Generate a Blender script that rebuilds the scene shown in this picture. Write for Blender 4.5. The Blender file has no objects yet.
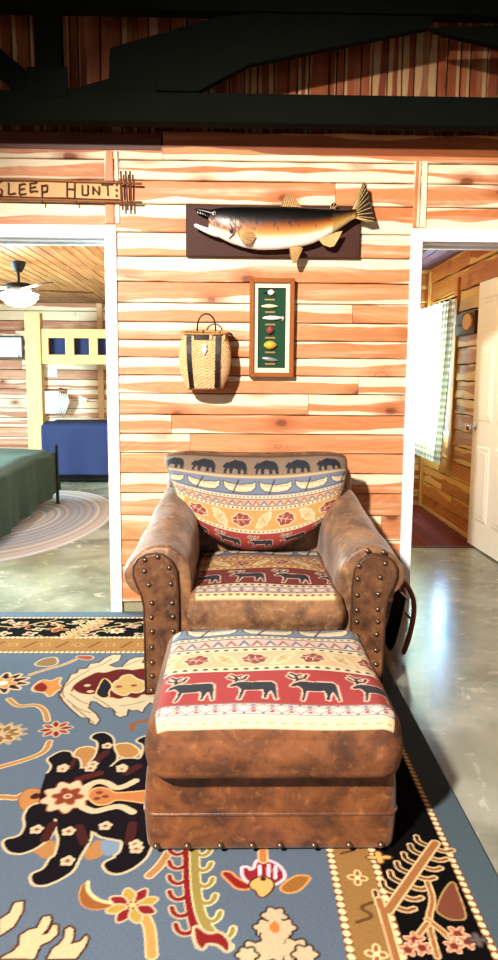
import bpy, bmesh, math, random
import numpy as np
from mathutils import Vector, Matrix
random.seed(7); rng = np.random.RandomState(11)
sc = bpy.context.scene; COL = sc.collection
PI = math.pi
# ------------------------------------------------------------------ camera maths
F = 747.; CH = 1.3; PS = math.radians(1.2); PT = math.radians(7.85); RO = 0.0075
def cross(a, b): return (a[1]*b[2]-a[2]*b[1], a[2]*b[0]-a[0]*b[2], a[0]*b[1]-a[1]*b[0])
fw = (math.sin(PS)*math.cos(PT), math.cos(PS)*math.cos(PT), -math.sin(PT))
r0 = (math.cos(PS), -math.sin(PS), 0.); u0 = cross(r0, fw)
rt = tuple(r0[i]*math.cos(RO)+u0[i]*math.sin(RO) for i in range(3))
up = tuple(-r0[i]*math.sin(RO)+u0[i]*math.cos(RO) for i in range(3))
def ray(px, py):
    a = (px-249)/F; b = (480-py)/F
    return tuple(fw[i]+a*rt[i]+b*up[i] for i in range(3))
def onz(px, py, z=0.):
    d = ray(px, py); t = (z-CH)/d[2]; return (d[0]*t, d[1]*t)
def ony(px, py, y):
    d = ray(px, py); t = y/d[1]; return (d[0]*t, CH+d[2]*t)
cam = bpy.data.cameras.new('camera'); co = bpy.data.objects.new('camera', cam); COL.objects.link(co)
co.matrix_world = Matrix(((rt[0], up[0], -fw[0], 0), (rt[1], up[1], -fw[1], 0), (rt[2], up[2], -fw[2], CH), (0, 0, 0, 1)))
cam.sensor_fit = 'VERTICAL'; cam.sensor_height = 24; cam.lens = F*24/960; cam.clip_start = .05
sc.camera = co
# ------------------------------------------------------------------ colour + materials
def lin(c):
    c = [x/255. for x in c[:3]]
    return tuple((x/12.92 if x <= .04045 else ((x+.055)/1.055)**2.4) for x in c)
class NT:
    def __init__(s, name, rough=.6, metal=0., spec=.5):
        s.m = bpy.data.materials.new(name); s.m.use_nodes = True; s.t = s.m.node_tree
        s.b = s.t.nodes['Principled BSDF']; s.b.inputs['Roughness'].default_value = rough
        s.b.inputs['Metallic'].default_value = metal; s.b.inputs['Specular IOR Level'].default_value = spec
    def n(s, typ, **k):
        o = s.t.nodes.new(typ)
        for a, v in k.items(): setattr(o, a, v)
        return o
    def L(s, a, b): s.t.links.new(a, b)
    def setin(s, sock, v):
        if hasattr(v, 'is_output'): s.L(v, sock)
        else: sock.default_value = v
    def math(s, op, a, b=0., c=0.):
        o = s.n('ShaderNodeMath', operation=op)
        for i, v in enumerate((a, b, c)): s.setin(o.inputs[i], v)
        return o.outputs[0]
    def mix(s, f, a, b, blend='MIX'):
        o = s.n('ShaderNodeMix', data_type='RGBA', blend_type=blend)
        s.setin(o.inputs[0], f)
        for i, v in ((6, a), (7, b)):
            if isinstance(v, (tuple, list)): v = (*v[:3], 1)
            s.setin(o.inputs[i], v)
        return o.outputs[2]
    def noise(s, vec, scale=5., detail=3., rough=.5, dist=0.):
        o = s.n('ShaderNodeTexNoise'); s.L(vec, o.inputs['Vector'])
        o.inputs['Scale'].default_value = scale; o.inputs['Detail'].default_value = detail
        o.inputs['Roughness'].default_value = rough; o.inputs['Distortion'].default_value = dist
        return o.outputs['Fac']
    def comb(s, x, y, z):
        o = s.n('ShaderNodeCombineXYZ')
        for i, v in enumerate((x, y, z)): s.setin(o.inputs[i], v)
        return o.outputs[0]
    def step(s, v, a, b):
        o = s.n('ShaderNodeMapRange'); o.interpolation_type = 'SMOOTHSTEP'
        s.setin(o.inputs[0], v); s.setin(o.inputs[1], a); s.setin(o.inputs[2], b)
        return o.outputs[0]
    def obj(s):
        o = s.n('ShaderNodeTexCoord'); return o.outputs['Object']
    def bump(s, h, st=.3, d=.01):
        o = s.n('ShaderNodeBump'); o.inputs['Strength'].default_value = st; o.inputs['Distance'].default_value = d
        s.L(h, o.inputs['Height']); s.L(o.outputs[0], s.b.inputs['Normal'])
    def base(s, v):
        if isinstance(v, tuple): v = (*v[:3], 1)
        s.setin(s.b.inputs['Base Color'], v); return s.m
def plain(name, c, rough=.6, metal=0., var=.12, scale=12., bump=0., spec=.25):
    N = NT(name, rough, metal, spec); c = lin(c)
    f = N.noise(N.obj(), scale, 4.)
    N.base(N.mix(f, tuple(x*(1-var) for x in c), tuple(min(1, x*(1+var)) for x in c)))
    if bump: N.bump(N.noise(N.obj(), scale*6, 3.), bump, .004)
    return N.m
def emis(name, c, st):
    N = NT(name); c = lin(c); N.base(c)
    N.b.inputs['Emission Color'].default_value = (*c, 1); N.b.inputs['Emission Strength'].default_value = st
    return N.m
def cedar(name, heart1, heart2, sapc, sap=.32, knots=.5, rough=.45, gain=1., knotc=(120, 56, 26)):
    """live-edge cedar: needs UV (metres along, metres across) and colour attribute seg=(r1,r2,across 0..1)"""
    N = NT(name, rough, spec=.2)
    at = N.n('ShaderNodeAttribute', attribute_name='seg'); sp = N.n('ShaderNodeSeparateColor'); N.L(at.outputs['Color'], sp.inputs[0])
    r1, r2, vf = sp.outputs[0], sp.outputs[1], sp.outputs[2]
    uv = N.n('ShaderNodeUVMap', uv_map='UVMap'); su = N.n('ShaderNodeSeparateXYZ'); N.L(uv.outputs[0], su.inputs[0])
    u, v = su.outputs[0], su.outputs[1]
    z = N.math('MULTIPLY', r1, 43.)
    e1 = N.noise(N.comb(N.math('MULTIPLY', u, 1.5), z, 1.5), 1., 3., .42)
    e2 = N.noise(N.comb(N.math('MULTIPLY', u, 1.3), z, 9.5), 1., 3., .42)
    th1 = N.math('ADD', N.math('MULTIPLY', N.math('SUBTRACT', e1, .50), 1.25), N.math('MULTIPLY', N.math('SUBTRACT', r2, .27), sap*2.2))
    th2 = N.math('ADD', N.math('MULTIPLY', N.math('SUBTRACT', e2, .50), 1.25), N.math('MULTIPLY', N.math('SUBTRACT', N.math('FRACT', N.math('MULTIPLY', r1, 7.3)), .27), sap*2.2))
    s1 = N.step(N.math('SUBTRACT', th1, vf), -.03, .03)
    s2 = N.step(N.math('SUBTRACT', th2, N.math('SUBTRACT', 1., vf)), -.03, .03)
    sm = N.math('MAXIMUM', s1, s2)
    # cathedral grain
    g0 = N.noise(N.comb(N.math('MULTIPLY', u, 1.1), N.math('MULTIPLY', v, 9.), z), 1., 2., .5, .4)
    gr = N.math('SINE', N.math('MULTIPLY', g0, 95.))
    g2 = N.noise(N.comb(N.math('MULTIPLY', u, 4.), N.math('MULTIPLY', v, 140.), z), 1., 3., .6)
    vo = N.n('ShaderNodeTexVoronoi', voronoi_dimensions='3D'); vo.inputs['Scale'].default_value = 1.
    w = N.noise(N.comb(u, v, z), 14., 2.)
    N.L(N.comb(N.math('ADD', N.math('MULTIPLY', u, 3.0), N.math('MULTIPLY', w, .12)), N.math('MULTIPLY', v, 5.2), N.math('ROUND', z)), vo.inputs['Vector'])
    vs = N.n('ShaderNodeSeparateColor'); N.L(vo.outputs['Color'], vs.inputs[0])
    keep = N.math('LESS_THAN', vs.outputs[0], knots)
    kn = N.math('MULTIPLY', N.step(vo.outputs['Distance'], .14, .07), keep)
    halo = N.math('MULTIPLY', N.step(vo.outputs['Distance'], .42, .10), keep)
    rings = N.math('MULTIPLY', N.math('ADD', N.math('SINE', N.math('MULTIPLY', vo.outputs['Distance'], 210.)), 1.), .5)
    h = N.mix(r2, lin(heart1), lin(heart2))
    big = N.noise(N.comb(N.math('MULTIPLY', u, .9), N.math('MULTIPLY', v, 5.), z), 1., 3.)
    h = N.mix(N.step(big, .3, .7), h, N.mix(.5, h, lin(heart2)))
    sk = N.noise(N.comb(N.math('MULTIPLY', u, .9), N.math('MULTIPLY', v, 22.), z), 1., 3., .55, .3)
    h = N.mix(N.math('MULTIPLY', N.step(sk, .50, .72), .42), h, lin(sapc)); h = N.mix(N.math('MULTIPLY', N.step(sk, .46, .30), .35), h, lin(heart2))
    h = N.mix(N.math('MULTIPLY', N.math('ADD', gr, 1.), .10), h, (.18, .05, .015))
    col = N.mix(sm, h, N.mix(N.math('MULTIPLY', N.math('ADD', gr, 1.), .09), lin(sapc), lin(heart1)))
    col = N.mix(N.math('MULTIPLY', g2, .22), col, (.15, .05, .02))
    col = N.mix(N.math('MULTIPLY', halo, .7), col, N.mix(rings, lin(heart2), lin(knotc)))
    col = N.mix(N.math('MULTIPLY', kn, .85), col, lin(knotc))
    if gain != 1.: col = N.mix(1., col, (gain, gain, gain), 'MULTIPLY')
    N.base(col); N.bump(g2, .12, .003)
    return N.m
def suede_nodes(N):
    o = N.obj()
    a = N.noise(o, 9., 5., .62, .6); b = N.noise(o, 34., 4., .6, .3)
    c = N.mix(N.step(a, .25, .75), lin((70, 41, 23)), lin((152, 104, 64)))
    c = N.mix(N.math('MULTIPLY', N.step(b, .52, .75), .4), c, lin((196, 152, 108)))
    return N.mix(N.math('MULTIPLY', N.step(b, .45, .28), .4), c, lin((56, 32, 17))), a, b
def suede(name, tint=(1, 1, 1), rough=.5):
    N = NT(name, rough); c, a, b = suede_nodes(N)
    N.base(N.mix(1., c, tint, 'MULTIPLY')); N.bump(b, .35, .006)
    N.b.inputs['Sheen Weight'].default_value = .15
    return N.m
def woven(name, tint=(1, 1, 1), rough=.8):
    """colour attribute 'col' (rgb = weave colour, a = 1 where woven cloth, 0 where suede)"""
    N = NT(name, rough); c, a, b = suede_nodes(N); c = N.mix(1., c, tint, 'MULTIPLY')
    at = N.n('ShaderNodeAttribute', attribute_name='col')
    th = N.noise(N.obj(), 260., 2., .6)
    k_ = N.math('SUBTRACT', 1.08, N.math('MULTIPLY', th, .4)); cc = N.mix(1., at.outputs['Color'], N.comb(k_, k_, k_), 'MULTIPLY')
    N.base(N.mix(at.outputs['Alpha'], c, cc)); N.bump(N.mix(at.outputs['Alpha'], b, th), .3, .004)
    return N.m
def painted(name, rough=.8, weave=230., amt=.3, spec=.3):
    N = NT(name, rough, spec=spec); at = N.n('ShaderNodeAttribute', attribute_name='col')
    th = N.noise(N.obj(), weave, 2., .6)
    k_ = N.math('SUBTRACT', 1.+amt*.4, N.math('MULTIPLY', th, amt)); N.base(N.mix(1., at.outputs['Color'], N.comb(k_, k_, k_), 'MULTIPLY')); N.bump(th, .25, .003)
    return N.m
# ------------------------------------------------------------------ mesh builder
ORG = {}
def orgof(o): return ORG.get(o.name, (0, 0, 0))
class MB:
    def __init__(s): s.v = []; s.f = []; s.mi = []; s.uv = None; s.col = None; s.seg = None; s.flat = set()
    def add(s, vs, fs, mi=0):
        k = len(s.v); s.v += [tuple(p) for p in vs]
        for f in fs: s.f.append(tuple(i+k for i in f)); s.mi.append(mi)
        return k
    def box(s, a, b, mi=0, M=None):
        x0, y0, z0 = a; x1, y1, z1 = b
        vs = [Vector(p) for p in ((x0, y0, z0), (x1, y0, z0), (x1, y1, z0), (x0, y1, z0), (x0, y0, z1), (x1, y0, z1), (x1, y1, z1), (x0, y1, z1))]
        if M is not None: vs = [M @ p for p in vs]
        s.add(vs, [(0, 3, 2, 1), (4, 5, 6, 7), (0, 1, 5, 4), (1, 2, 6, 5), (2, 3, 7, 6), (3, 0, 4, 7)], mi); return s
    def tube(s, path, r, n=8, mi=0, closed=False):
        P = [Vector(p) for p in path]; m = len(P); R = r if isinstance(r, (list, tuple)) else [r]*m
        rings = []; nrm = None
        for i, p in enumerate(P):
            a = P[(i-1) % m] if (closed or i > 0) else p; b = P[(i+1) % m] if (closed or i < m-1) else p
            t = (b-a).normalized()
            if nrm is None:
                h = Vector((0, 0, 1)) if abs(t.z) < .9 else Vector((1, 0, 0)); nrm = t.cross(h).normalized()
            else: nrm = (nrm-t*nrm.dot(t)).normalized()
            bi = t.cross(nrm)
            rings.append([p+(nrm*math.cos(2*PI*k/n)+bi*math.sin(2*PI*k/n))*R[i] for k in range(n)])
        s.loft(rings, closed_path=closed, mi=mi); return s
    def loft(s, rings, closed_path=False, cap=True, mi=0):
        n = len(rings[0]); m = len(rings); fs = []
        for i in range(m if closed_path else m-1):
            j = (i+1) % m
            for k in range(n):
                l = (k+1) % n; fs.append((i*n+k, i*n+l, j*n+l, j*n+k))
        if cap and not closed_path:
            fs.append(tuple(range(n))[::-1]); fs.append(tuple((m-1)*n+k for k in range(n)))
        s.add([p for r in rings for p in r], fs, mi); return s
    def lathe(s, c, prof, n=20, axis='z', mi=0, sy=1.):
        rings = []
        for r, h in prof:
            r = max(r, 1e-4)
            ring = []
            for k in range(n):
                a = 2*PI*k/n; x, y = r*math.cos(a), r*math.sin(a)*sy
                if axis == 'z': ring.append((c[0]+x, c[1]+y, c[2]+h))
                elif axis == 'y': ring.append((c[0]+x, c[1]+h, c[2]+y))
                else: ring.append((c[0]+h, c[1]+x, c[2]+y))
            rings.append(ring)
        s.loft(rings, mi=mi); return s
    def grid(s, fn, nu, nv, mi=0, wrap=False):
        k = len(s.v); pts = []
        for j in range(nv+1):
            for i in range(nu+(0 if wrap else 1)): pts.append(fn(i/nu, j/nv))
        w = nu if wrap else nu+1; fs = []
        for j in range(nv):
            for i in range(nu):
                i2 = (i+1) % w if wrap else i+1
                fs.append((j*w+i, j*w+i2, (j+1)*w+i2, (j+1)*w+i))
        s.add(pts, fs, mi); return s
    def prism(s, poly, fn, d0, d1, mi=0):
        """poly 2-D outline, fn(a,b,d) -> 3-D"""
        n = len(poly)
        s.add([fn(a, b, d0) for a, b in poly]+[fn(a, b, d1) for a, b in poly],
              [tuple(range(n))[::-1], tuple(range(n, 2*n))]+[(i, (i+1) % n, (i+1) % n+n, i+n) for i in range(n)], mi); return s
    def build(s, name, mats, parent=None, smooth=False, bevel=0., sub=0, angle=None, fixn=True):
        if not isinstance(mats, (list, tuple)): mats = [mats]
        A = np.array([tuple(p) for p in s.v], dtype=float)
        if parent is not None: og = orgof(parent)
        else:
            lo, hi = A.min(0), A.max(0); og = ((lo[0]+hi[0])/2, (lo[1]+hi[1])/2, lo[2])
        A = A-np.array(og)
        me = bpy.data.meshes.new(name); me.from_pydata(A.tolist(), [], s.f)
        for m in mats: me.materials.append(m)
        if len(mats) > 1: me.polygons.foreach_set('material_index', s.mi)
        if s.uv is not None:
            l = me.uv_layers.new(name='UVMap'); l.data.foreach_set('uv', np.array(s.uv, dtype=np.float32).ravel())
        if s.seg is not None:
            l = me.color_attributes.new('seg', 'FLOAT_COLOR', 'CORNER'); l.data.foreach_set('color', np.array(s.seg, dtype=np.float32).ravel())
        if s.col is not None:
            l = me.color_attributes.new('col', 'FLOAT_COLOR', 'POINT'); l.data.foreach_set('color', np.array(s.col, dtype=np.float32).ravel())
        if fixn and s.uv is None:
            bm = bmesh.new(); bm.from_mesh(me); bmesh.ops.recalc_face_normals(bm, faces=bm.faces); bm.to_mesh(me); bm.free()
        if smooth: me.polygons.foreach_set('use_smooth', [True]*len(me.polygons))
        me.update()
        o = bpy.data.objects.new(name, me); COL.objects.link(o)
        if smooth and angle: me.set_sharp_from_angle(angle=math.radians(angle))
        if parent is not None: o.parent = parent
        else: o.location = og
        ORG[o.name] = og
        if bevel:
            b = o.modifiers.new('bevel', 'BEVEL'); b.width = bevel; b.segments = 2; b.limit_method = 'ANGLE'
        if sub: b = o.modifiers.new('sub', 'SUBSURF'); b.levels = sub; b.render_levels = sub
        return o
def thing(name, label, cat, loc=(0, 0, 0), group=None):
    o = bpy.data.objects.new(name, None); COL.objects.link(o); o.location = loc; o.empty_display_size = .1
    ORG[o.name] = tuple(loc); o['label'] = label; o['category'] = cat
    if group: o['group'] = group
    return o
def tag(o, label, cat, group=None, kind=None):
    o['label'] = label; o['category'] = cat
    if group: o['group'] = group
    if kind: o['kind'] = kind
    return o
def struct(o): o['kind'] = 'structure'; return o
# ------------------------------------------------------------------ 2-D canvas for woven pattern
class Canvas:
    def __init__(s, x0, y0, x1, y1, res, bg):
        s.x0, s.y0, s.res = x0, y0, res; s.nx = int(round((x1-x0)/res))+1; s.ny = int(round((y1-y0)/res))+1
        s.x1 = x0+(s.nx-1)*res; s.y1 = y0+(s.ny-1)*res
        s.im = np.zeros((s.ny, s.nx, 3)); s.im[:] = lin(bg)
    def _win(s, xa, ya, xb, yb):
        i0 = max(0, int((xa-s.x0)/s.res)-1); i1 = min(s.nx, int((xb-s.x0)/s.res)+3)
        j0 = max(0, int((ya-s.y0)/s.res)-1); j1 = min(s.ny, int((yb-s.y0)/s.res)+3)
        if i1 <= i0 or j1 <= j0: return None
        X, Y = np.meshgrid(s.x0+np.arange(i0, i1)*s.res, s.y0+np.arange(j0, j1)*s.res)
        return i0, i1, j0, j1, X, Y
    def put(s, w, m, c): s.im[w[2]:w[3], w[0]:w[1]][m] = lin(c)
    def poly(s, P, c, ol=None, ow=0.):
        if getattr(s, 'soft', 0) and 4 <= len(P) < 50:
            for _ in range(2): P = [q for a, b in zip(P, list(P[1:])+[P[0]]) for q in ((a[0]*.78+b[0]*.22, a[1]*.78+b[1]*.22), (a[0]*.22+b[0]*.78, a[1]*.22+b[1]*.78))]
        if ol is not None: s.line(list(P)+[P[0]], ow*2, ol)
        xs = [p[0] for p in P]; ys = [p[1] for p in P]; w = s._win(min(xs), min(ys), max(xs), max(ys))
        if w is None: return
        X, Y = w[4], w[5]; m = np.zeros(X.shape, bool); n = len(P)
        for i in range(n):
            xa, ya = P[i]; xb, yb = P[(i+1) % n]
            if ya == yb: continue
            m ^= ((ya > Y) != (yb > Y)) & (X < (xb-xa)*(Y-ya)/(yb-ya)+xa)
        s.put(w, m, c)
    def line(s, P, wd, c):
        r = wd/2
        if getattr(s, 'soft', 0) and 3 <= len(P) < 12:
            for _ in range(2): P = [P[0]]+[q for a, b in zip(P[:-1], P[1:]) for q in ((a[0]*.75+b[0]*.25, a[1]*.75+b[1]*.25), (a[0]*.25+b[0]*.75, a[1]*.25+b[1]*.75))]+[P[-1]]
        for (xa, ya), (xb, yb) in zip(P[:-1], P[1:]):
            w = s._win(min(xa, xb)-r, min(ya, yb)-r, max(xa, xb)+r, max(ya, yb)+r)
            if w is None: continue
            X, Y = w[4], w[5]; dx, dy = xb-xa, yb-ya; q = dx*dx+dy*dy+1e-12
            t = np.clip(((X-xa)*dx+(Y-ya)*dy)/q, 0, 1)
            s.put(w, np.hypot(X-xa-t*dx, Y-ya-t*dy) <= r, c)
    def ell(s, cx, cy, rx, ry, c, rot=0.):
        R = max(rx, ry); w = s._win(cx-R, cy-R, cx+R, cy+R)
        if w is None: return
        X, Y = w[4]-cx, w[5]-cy; a, b = math.cos(rot), math.sin(rot)
        s.put(w, ((X*a+Y*b)/rx)**2+((-X*b+Y*a)/ry)**2 <= 1, c)
    def rect(s, xa, ya, xb, yb, c):
        i0 = max(0, int(math.ceil((xa-s.x0)/s.res-1e-6))); i1 = min(s.nx, int(math.floor((xb-s.x0)/s.res+1e-6))+1)
        j0 = max(0, int(math.ceil((ya-s.y0)/s.res-1e-6))); j1 = min(s.ny, int(math.floor((yb-s.y0)/s.res+1e-6))+1)
        if i1 > i0 and j1 > j0: s.im[j0:j1, i0:i1] = lin(c)
    def sample(s, x, y):
        i = np.clip(((np.asarray(x)-s.x0)/s.res), 0, s.nx-1.001); j = np.clip(((np.asarray(y)-s.y0)/s.res), 0, s.ny-1.001)
        a = i.astype(int); b = j.astype(int); fi = (i-a)[..., None]; fj = (j-b)[..., None]; I = s.im
        return (I[b, a]*(1-fi)+I[b, a+1]*fi)*(1-fj)+(I[b+1, a]*(1-fi)+I[b+1, a+1]*fi)*fj
CREAM = (214, 194, 156); DK = (18, 15, 18); RED = (130, 38, 34); GOLD = (190, 148, 92); BLUE = (118, 130, 152); TAN = (176, 142, 108); PINK = (186, 130, 118)
BEAR = [(0, .42), (.03, .58), (.10, .66), (.14, .76), (.19, .80), (.22, .73), (.34, .84), (.5, .95), (.68, .92), (.86, .86), (.97, .68), (1, .42), (.97, .1), (.99, 0), (.84, 0), (.85, .15), (.79, .34), (.72, .18), (.73, 0), (.60, 0), (.61, .3), (.44, .34), (.38, .12), (.40, 0), (.26, 0), (.27, .3), (.22, .36), (.14, .12), (.15, 0), (.03, 0), (.05, .2), (.10, .38), (.04, .36)]
ELK = [(.12, .66), (.05, .60), (.02, .53), (.08, .50), (.18, .54), (.24, .46), (.27, .38), (.25, .2), (.20, 0), (.25, 0), (.31, .2), (.35, .36), (.62, .36), (.72, .38), (.74, .22), (.72, .05), (.78, .03), (.82, .22), (.88, .36), (.93, .18), (.96, .0), (1.0, .02), (.99, .22), (1.0, .42), (.99, .62), (.92, .72), (.7, .72), (.5, .70), (.34, .74), (.22, .72)]
ANT = [[(.14, .66), (.2, .84), (.16, .98), (.06, 1.08)], [(.2, .84), (.08, .86), (.0, .96)], [(.16, .96), (.28, 1.02)], [(.2, .8), (.34, .86), (.4, 1.0)]]
def motif(c, P, x, y, w, h, col, ol=None, ow=0.):
    Q = [(x+(a-.5)*w, y+b*h) for a, b in P]
    c.poly(Q, col, ol, ow)
def dots(c, y0, y1, x0, x1, bg, fg, sp, ph=0.):
    c.rect(x0, y0, x1, y1, bg); x = x0+ph; h = (y1-y0)
    while x < x1:
        c.ell(x, (y0+y1)/2, sp*.27, h*.22, fg); x += sp
def r_bear(c, y0, y1, x0, x1, sp, ph):
    c.rect(x0, y0, x1, y1, (128, 104, 84)); h = y1-y0
    for i in range(int((x1-x0)/.02)): c.line([(x0+i*.02, y0), (x0+i*.02+.01, y0+h*.2)], .004, (150, 122, 96))
    x = x0+ph
    while x < x1+sp: motif(c, BEAR, x, y0+h*.10, sp*.78, h*.78, (20, 22, 30)); x += sp
def r_canoe(c, y0, y1, x0, x1, sp, ph):
    c.rect(x0, y0, x1, y1, (112, 119, 134)); h = y1-y0; x = x0+ph; ym = (y0+y1)/2
    c.line([(x0, y0+h*.08), (x1, y0+h*.08)], h*.06, (62, 62, 84))
    while x < x1+sp:
        w = sp*.44
        P = [(x-w, ym+h*.28), (x-w*.8, ym+h*.18), (x, ym+h*.10), (x+w*.8, ym+h*.18), (x+w, ym+h*.28), (x+w*.95, ym-h*.02), (x+w*.7, ym-h*.24), (x, ym-h*.30), (x-w*.7, ym-h*.24), (x-w*.95, ym-h*.02)]
        c.poly(P, CREAM, (52, 44, 52), h*.05)
        c.line([(x-w*.8, ym+h*.05), (x+w*.8, ym+h*.05)], h*.05, (176, 142, 100))
        for k in (-.4, 0, .4): c.line([(x+w*k, ym+h*.1), (x+w*k, ym-h*.26)], h*.035, (196, 165, 120))
        c.line([(x-w*.45, ym-h*.38), (x-w*.05, ym+h*.40)], h*.07, (45, 38, 48))
        x += sp
def r_geo(c, y0, y1, x0, x1, sp, bg=(200, 170, 140)):
    c.rect(x0, y0, x1, y1, bg); h = y1-y0; x = x0
    c.line([(x0, y0+h*.06), (x1, y0+h*.06)], h*.10, (92, 62, 66)); c.line([(x0, y1-h*.06), (x1, y1-h*.06)], h*.10, (92, 62, 66))
    k = 0
    while x < x1:
        c.poly([(x, y0+h*.2), (x+sp/2, y1-h*.2), (x+sp, y0+h*.2)], (150, 86, 84) if k % 2 else (98, 100, 124))
        c.poly([(x+sp*.25, y0+h*.2), (x+sp/2, y0+h*.5), (x+sp*.75, y0+h*.2)], CREAM); x += sp; k += 1
def r_leaf(c, y0, y1, x0, x1, sp, ph, bg=(188, 146, 84)):
    c.rect(x0, y0, x1, y1, bg); h = y1-y0; ym = (y0+y1)/2; x = x0+ph; k = 0
    while x < x1+sp:
        f, o = ((140, 52, 44), CREAM) if k % 2 == 0 else ((206, 178, 128), CREAM)
        rot = (.25, -1.3, -.5, 1.2)[k % 4]; L = sp*.44 if k % 2 == 0 else sp*.36; T = h*.40 if abs(rot) > 1 else h*.34
        ca, sa = math.cos(rot), math.sin(rot)
        P = []
        for t in range(24):
            a = 2*PI*t/24; r_ = 1.+.12*math.cos(a*7)
            px = L*math.cos(a)*r_; py = T*math.sin(a)*(1-.35*abs(math.cos(a)))*r_
            P.append((x+px*ca-py*sa*.8, ym+(px*sa*.55+py*(1 if abs(rot) < 1 else .95))))
        c.poly(P, f, o, h*.045)
        A = lambda a, b: (x+a*ca-b*sa*.8, ym+a*sa*.55+b)
        o2 = o if k % 2 == 0 else (150, 110, 66)
        c.line([A(-L*.9, 0), A(L*.9, 0)], h*.03, o2)
        for q in (-.35, .2):
            c.line([A(L*q-L*.2, 0), A(L*q, T*.5)], h*.022, o2); c.line([A(L*q-L*.2, 0), A(L*q, -T*.5)], h*.022, o2)
        x += sp; k += 1
def r_elk(c, y0, y1, x0, x1, sp, ph, bg=(156, 48, 44)):
    c.rect(x0, y0, x1, y1, bg); h = y1-y0; x = x0+ph
    while x < x1+sp:
        w = sp*.78
        for a in ANT: c.line([(x+(p-.5)*w, y0+h*(.10+.72*q)) for p, q in a], h*.085, (226, 190, 160))
        for a in ANT: c.line([(x+(p-.5)*w, y0+h*(.10+.72*q)) for p, q in a], h*.045, DK)
        motif(c, ELK, x, y0+h*.10, w, h*.72, (30, 32, 40), (226, 186, 160), h*.022)
        x += sp
def r_xx(c, y0, y1, x0, x1, sp):
    c.rect(x0, y0, x1, y1, (216, 196, 176)); h = y1-y0
    c.line([(x0, y0+h*.05), (x1, y0+h*.05)], h*.09, (86, 84, 112)); c.line([(x0, y1-h*.05), (x1, y1-h*.05)], h*.09, (86, 84, 112))
    x = x0; k = 0
    while x < x1:
        c.line([(x, y0+h*.12), (x+sp, y1-h*.12)], h*.07, (118, 60, 72)); c.line([(x, y1-h*.12), (x+sp, y0+h*.12)], h*.07, (118, 60, 72))
        c.poly([(x+sp*.3, y0+h*.14), (x+sp*.5, y0+h*.42), (x+sp*.7, y0+h*.14)], (150, 46, 52)); c.poly([(x+sp*.3, y1-h*.14), (x+sp*.5, y1-h*.42), (x+sp*.7, y1-h*.14)], (96, 104, 140))
        x += sp; k += 1
# ------------------------------------------------------------------ materials
CED = cedar('cedar_siding', (230, 160, 108), (206, 120, 68), (250, 230, 194), .36, 1.)
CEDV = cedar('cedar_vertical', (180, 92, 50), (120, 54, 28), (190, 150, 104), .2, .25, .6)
CEDP = cedar('cedar_pale', (220, 160, 128), (176, 106, 80), (246, 226, 194), .5, .45)
CEDG = cedar('cedar_golden', (206, 138, 66), (166, 92, 36), (232, 190, 112), .34, .35)
CEIL = cedar('ceiling_board', (186, 134, 84), (150, 100, 56), (206, 160, 104), .1, .15, .5)
PLATE = cedar('plate_board', (186, 110, 62), (132, 66, 34), (200, 140, 84), .1, .3)
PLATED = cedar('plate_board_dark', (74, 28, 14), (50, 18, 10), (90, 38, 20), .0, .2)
PINE = plain('pine_post', (200, 166, 104), .5, 0, .10, 6.)
DARKB = plain('board_gap', (30, 14, 8), .9)
WHITE = plain('white_paint', (238, 240, 244), .35, 0, .02)
BEAM = plain('beam_dark_green', (11, 14, 8), 1., 0, .3, 7., 0., .08)
BLACK = plain('black_metal', (16, 16, 18), .4)
SUEDE = suede('brown_suede'); SUEDED = suede('brown_suede_panel', (.60, .50, .42), .42); SUEDEO = suede('ottoman_suede', (.68, .46, .27), .42)
PIPE = plain('piping', (70, 42, 28), .5)
NAIL = plain('antique_nail', (120, 96, 76), .34, .8)
WOVB = woven('lodge_weave'); WOVO = woven('lodge_weave_ottoman', (.68, .46, .27))
def concrete():
    N = NT('polished_concrete', .2); o = N.obj()
    a = N.noise(o, 1.6, 5., .6, .5); b = N.noise(o, 7., 5., .65, 1.2); d = N.noise(o, 2.2, 3., .5)
    c = N.mix(N.step(a, .3, .7), lin((102, 102, 86)), lin((158, 157, 140)))
    c = N.mix(N.math('MULTIPLY', N.step(b, .56, .72), .6), c, lin((214, 208, 186)))
    c = N.mix(N.math('MULTIPLY', N.step(d, .58, .40), .35), c, lin((86, 84, 60)))
    N.base(c); N.setin(N.b.inputs['Roughness'], N.math('ADD', N.math('MULTIPLY', b, .14), .15))
    N.bump(b, .05, .003); return N.m
CONC = concrete()
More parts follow.
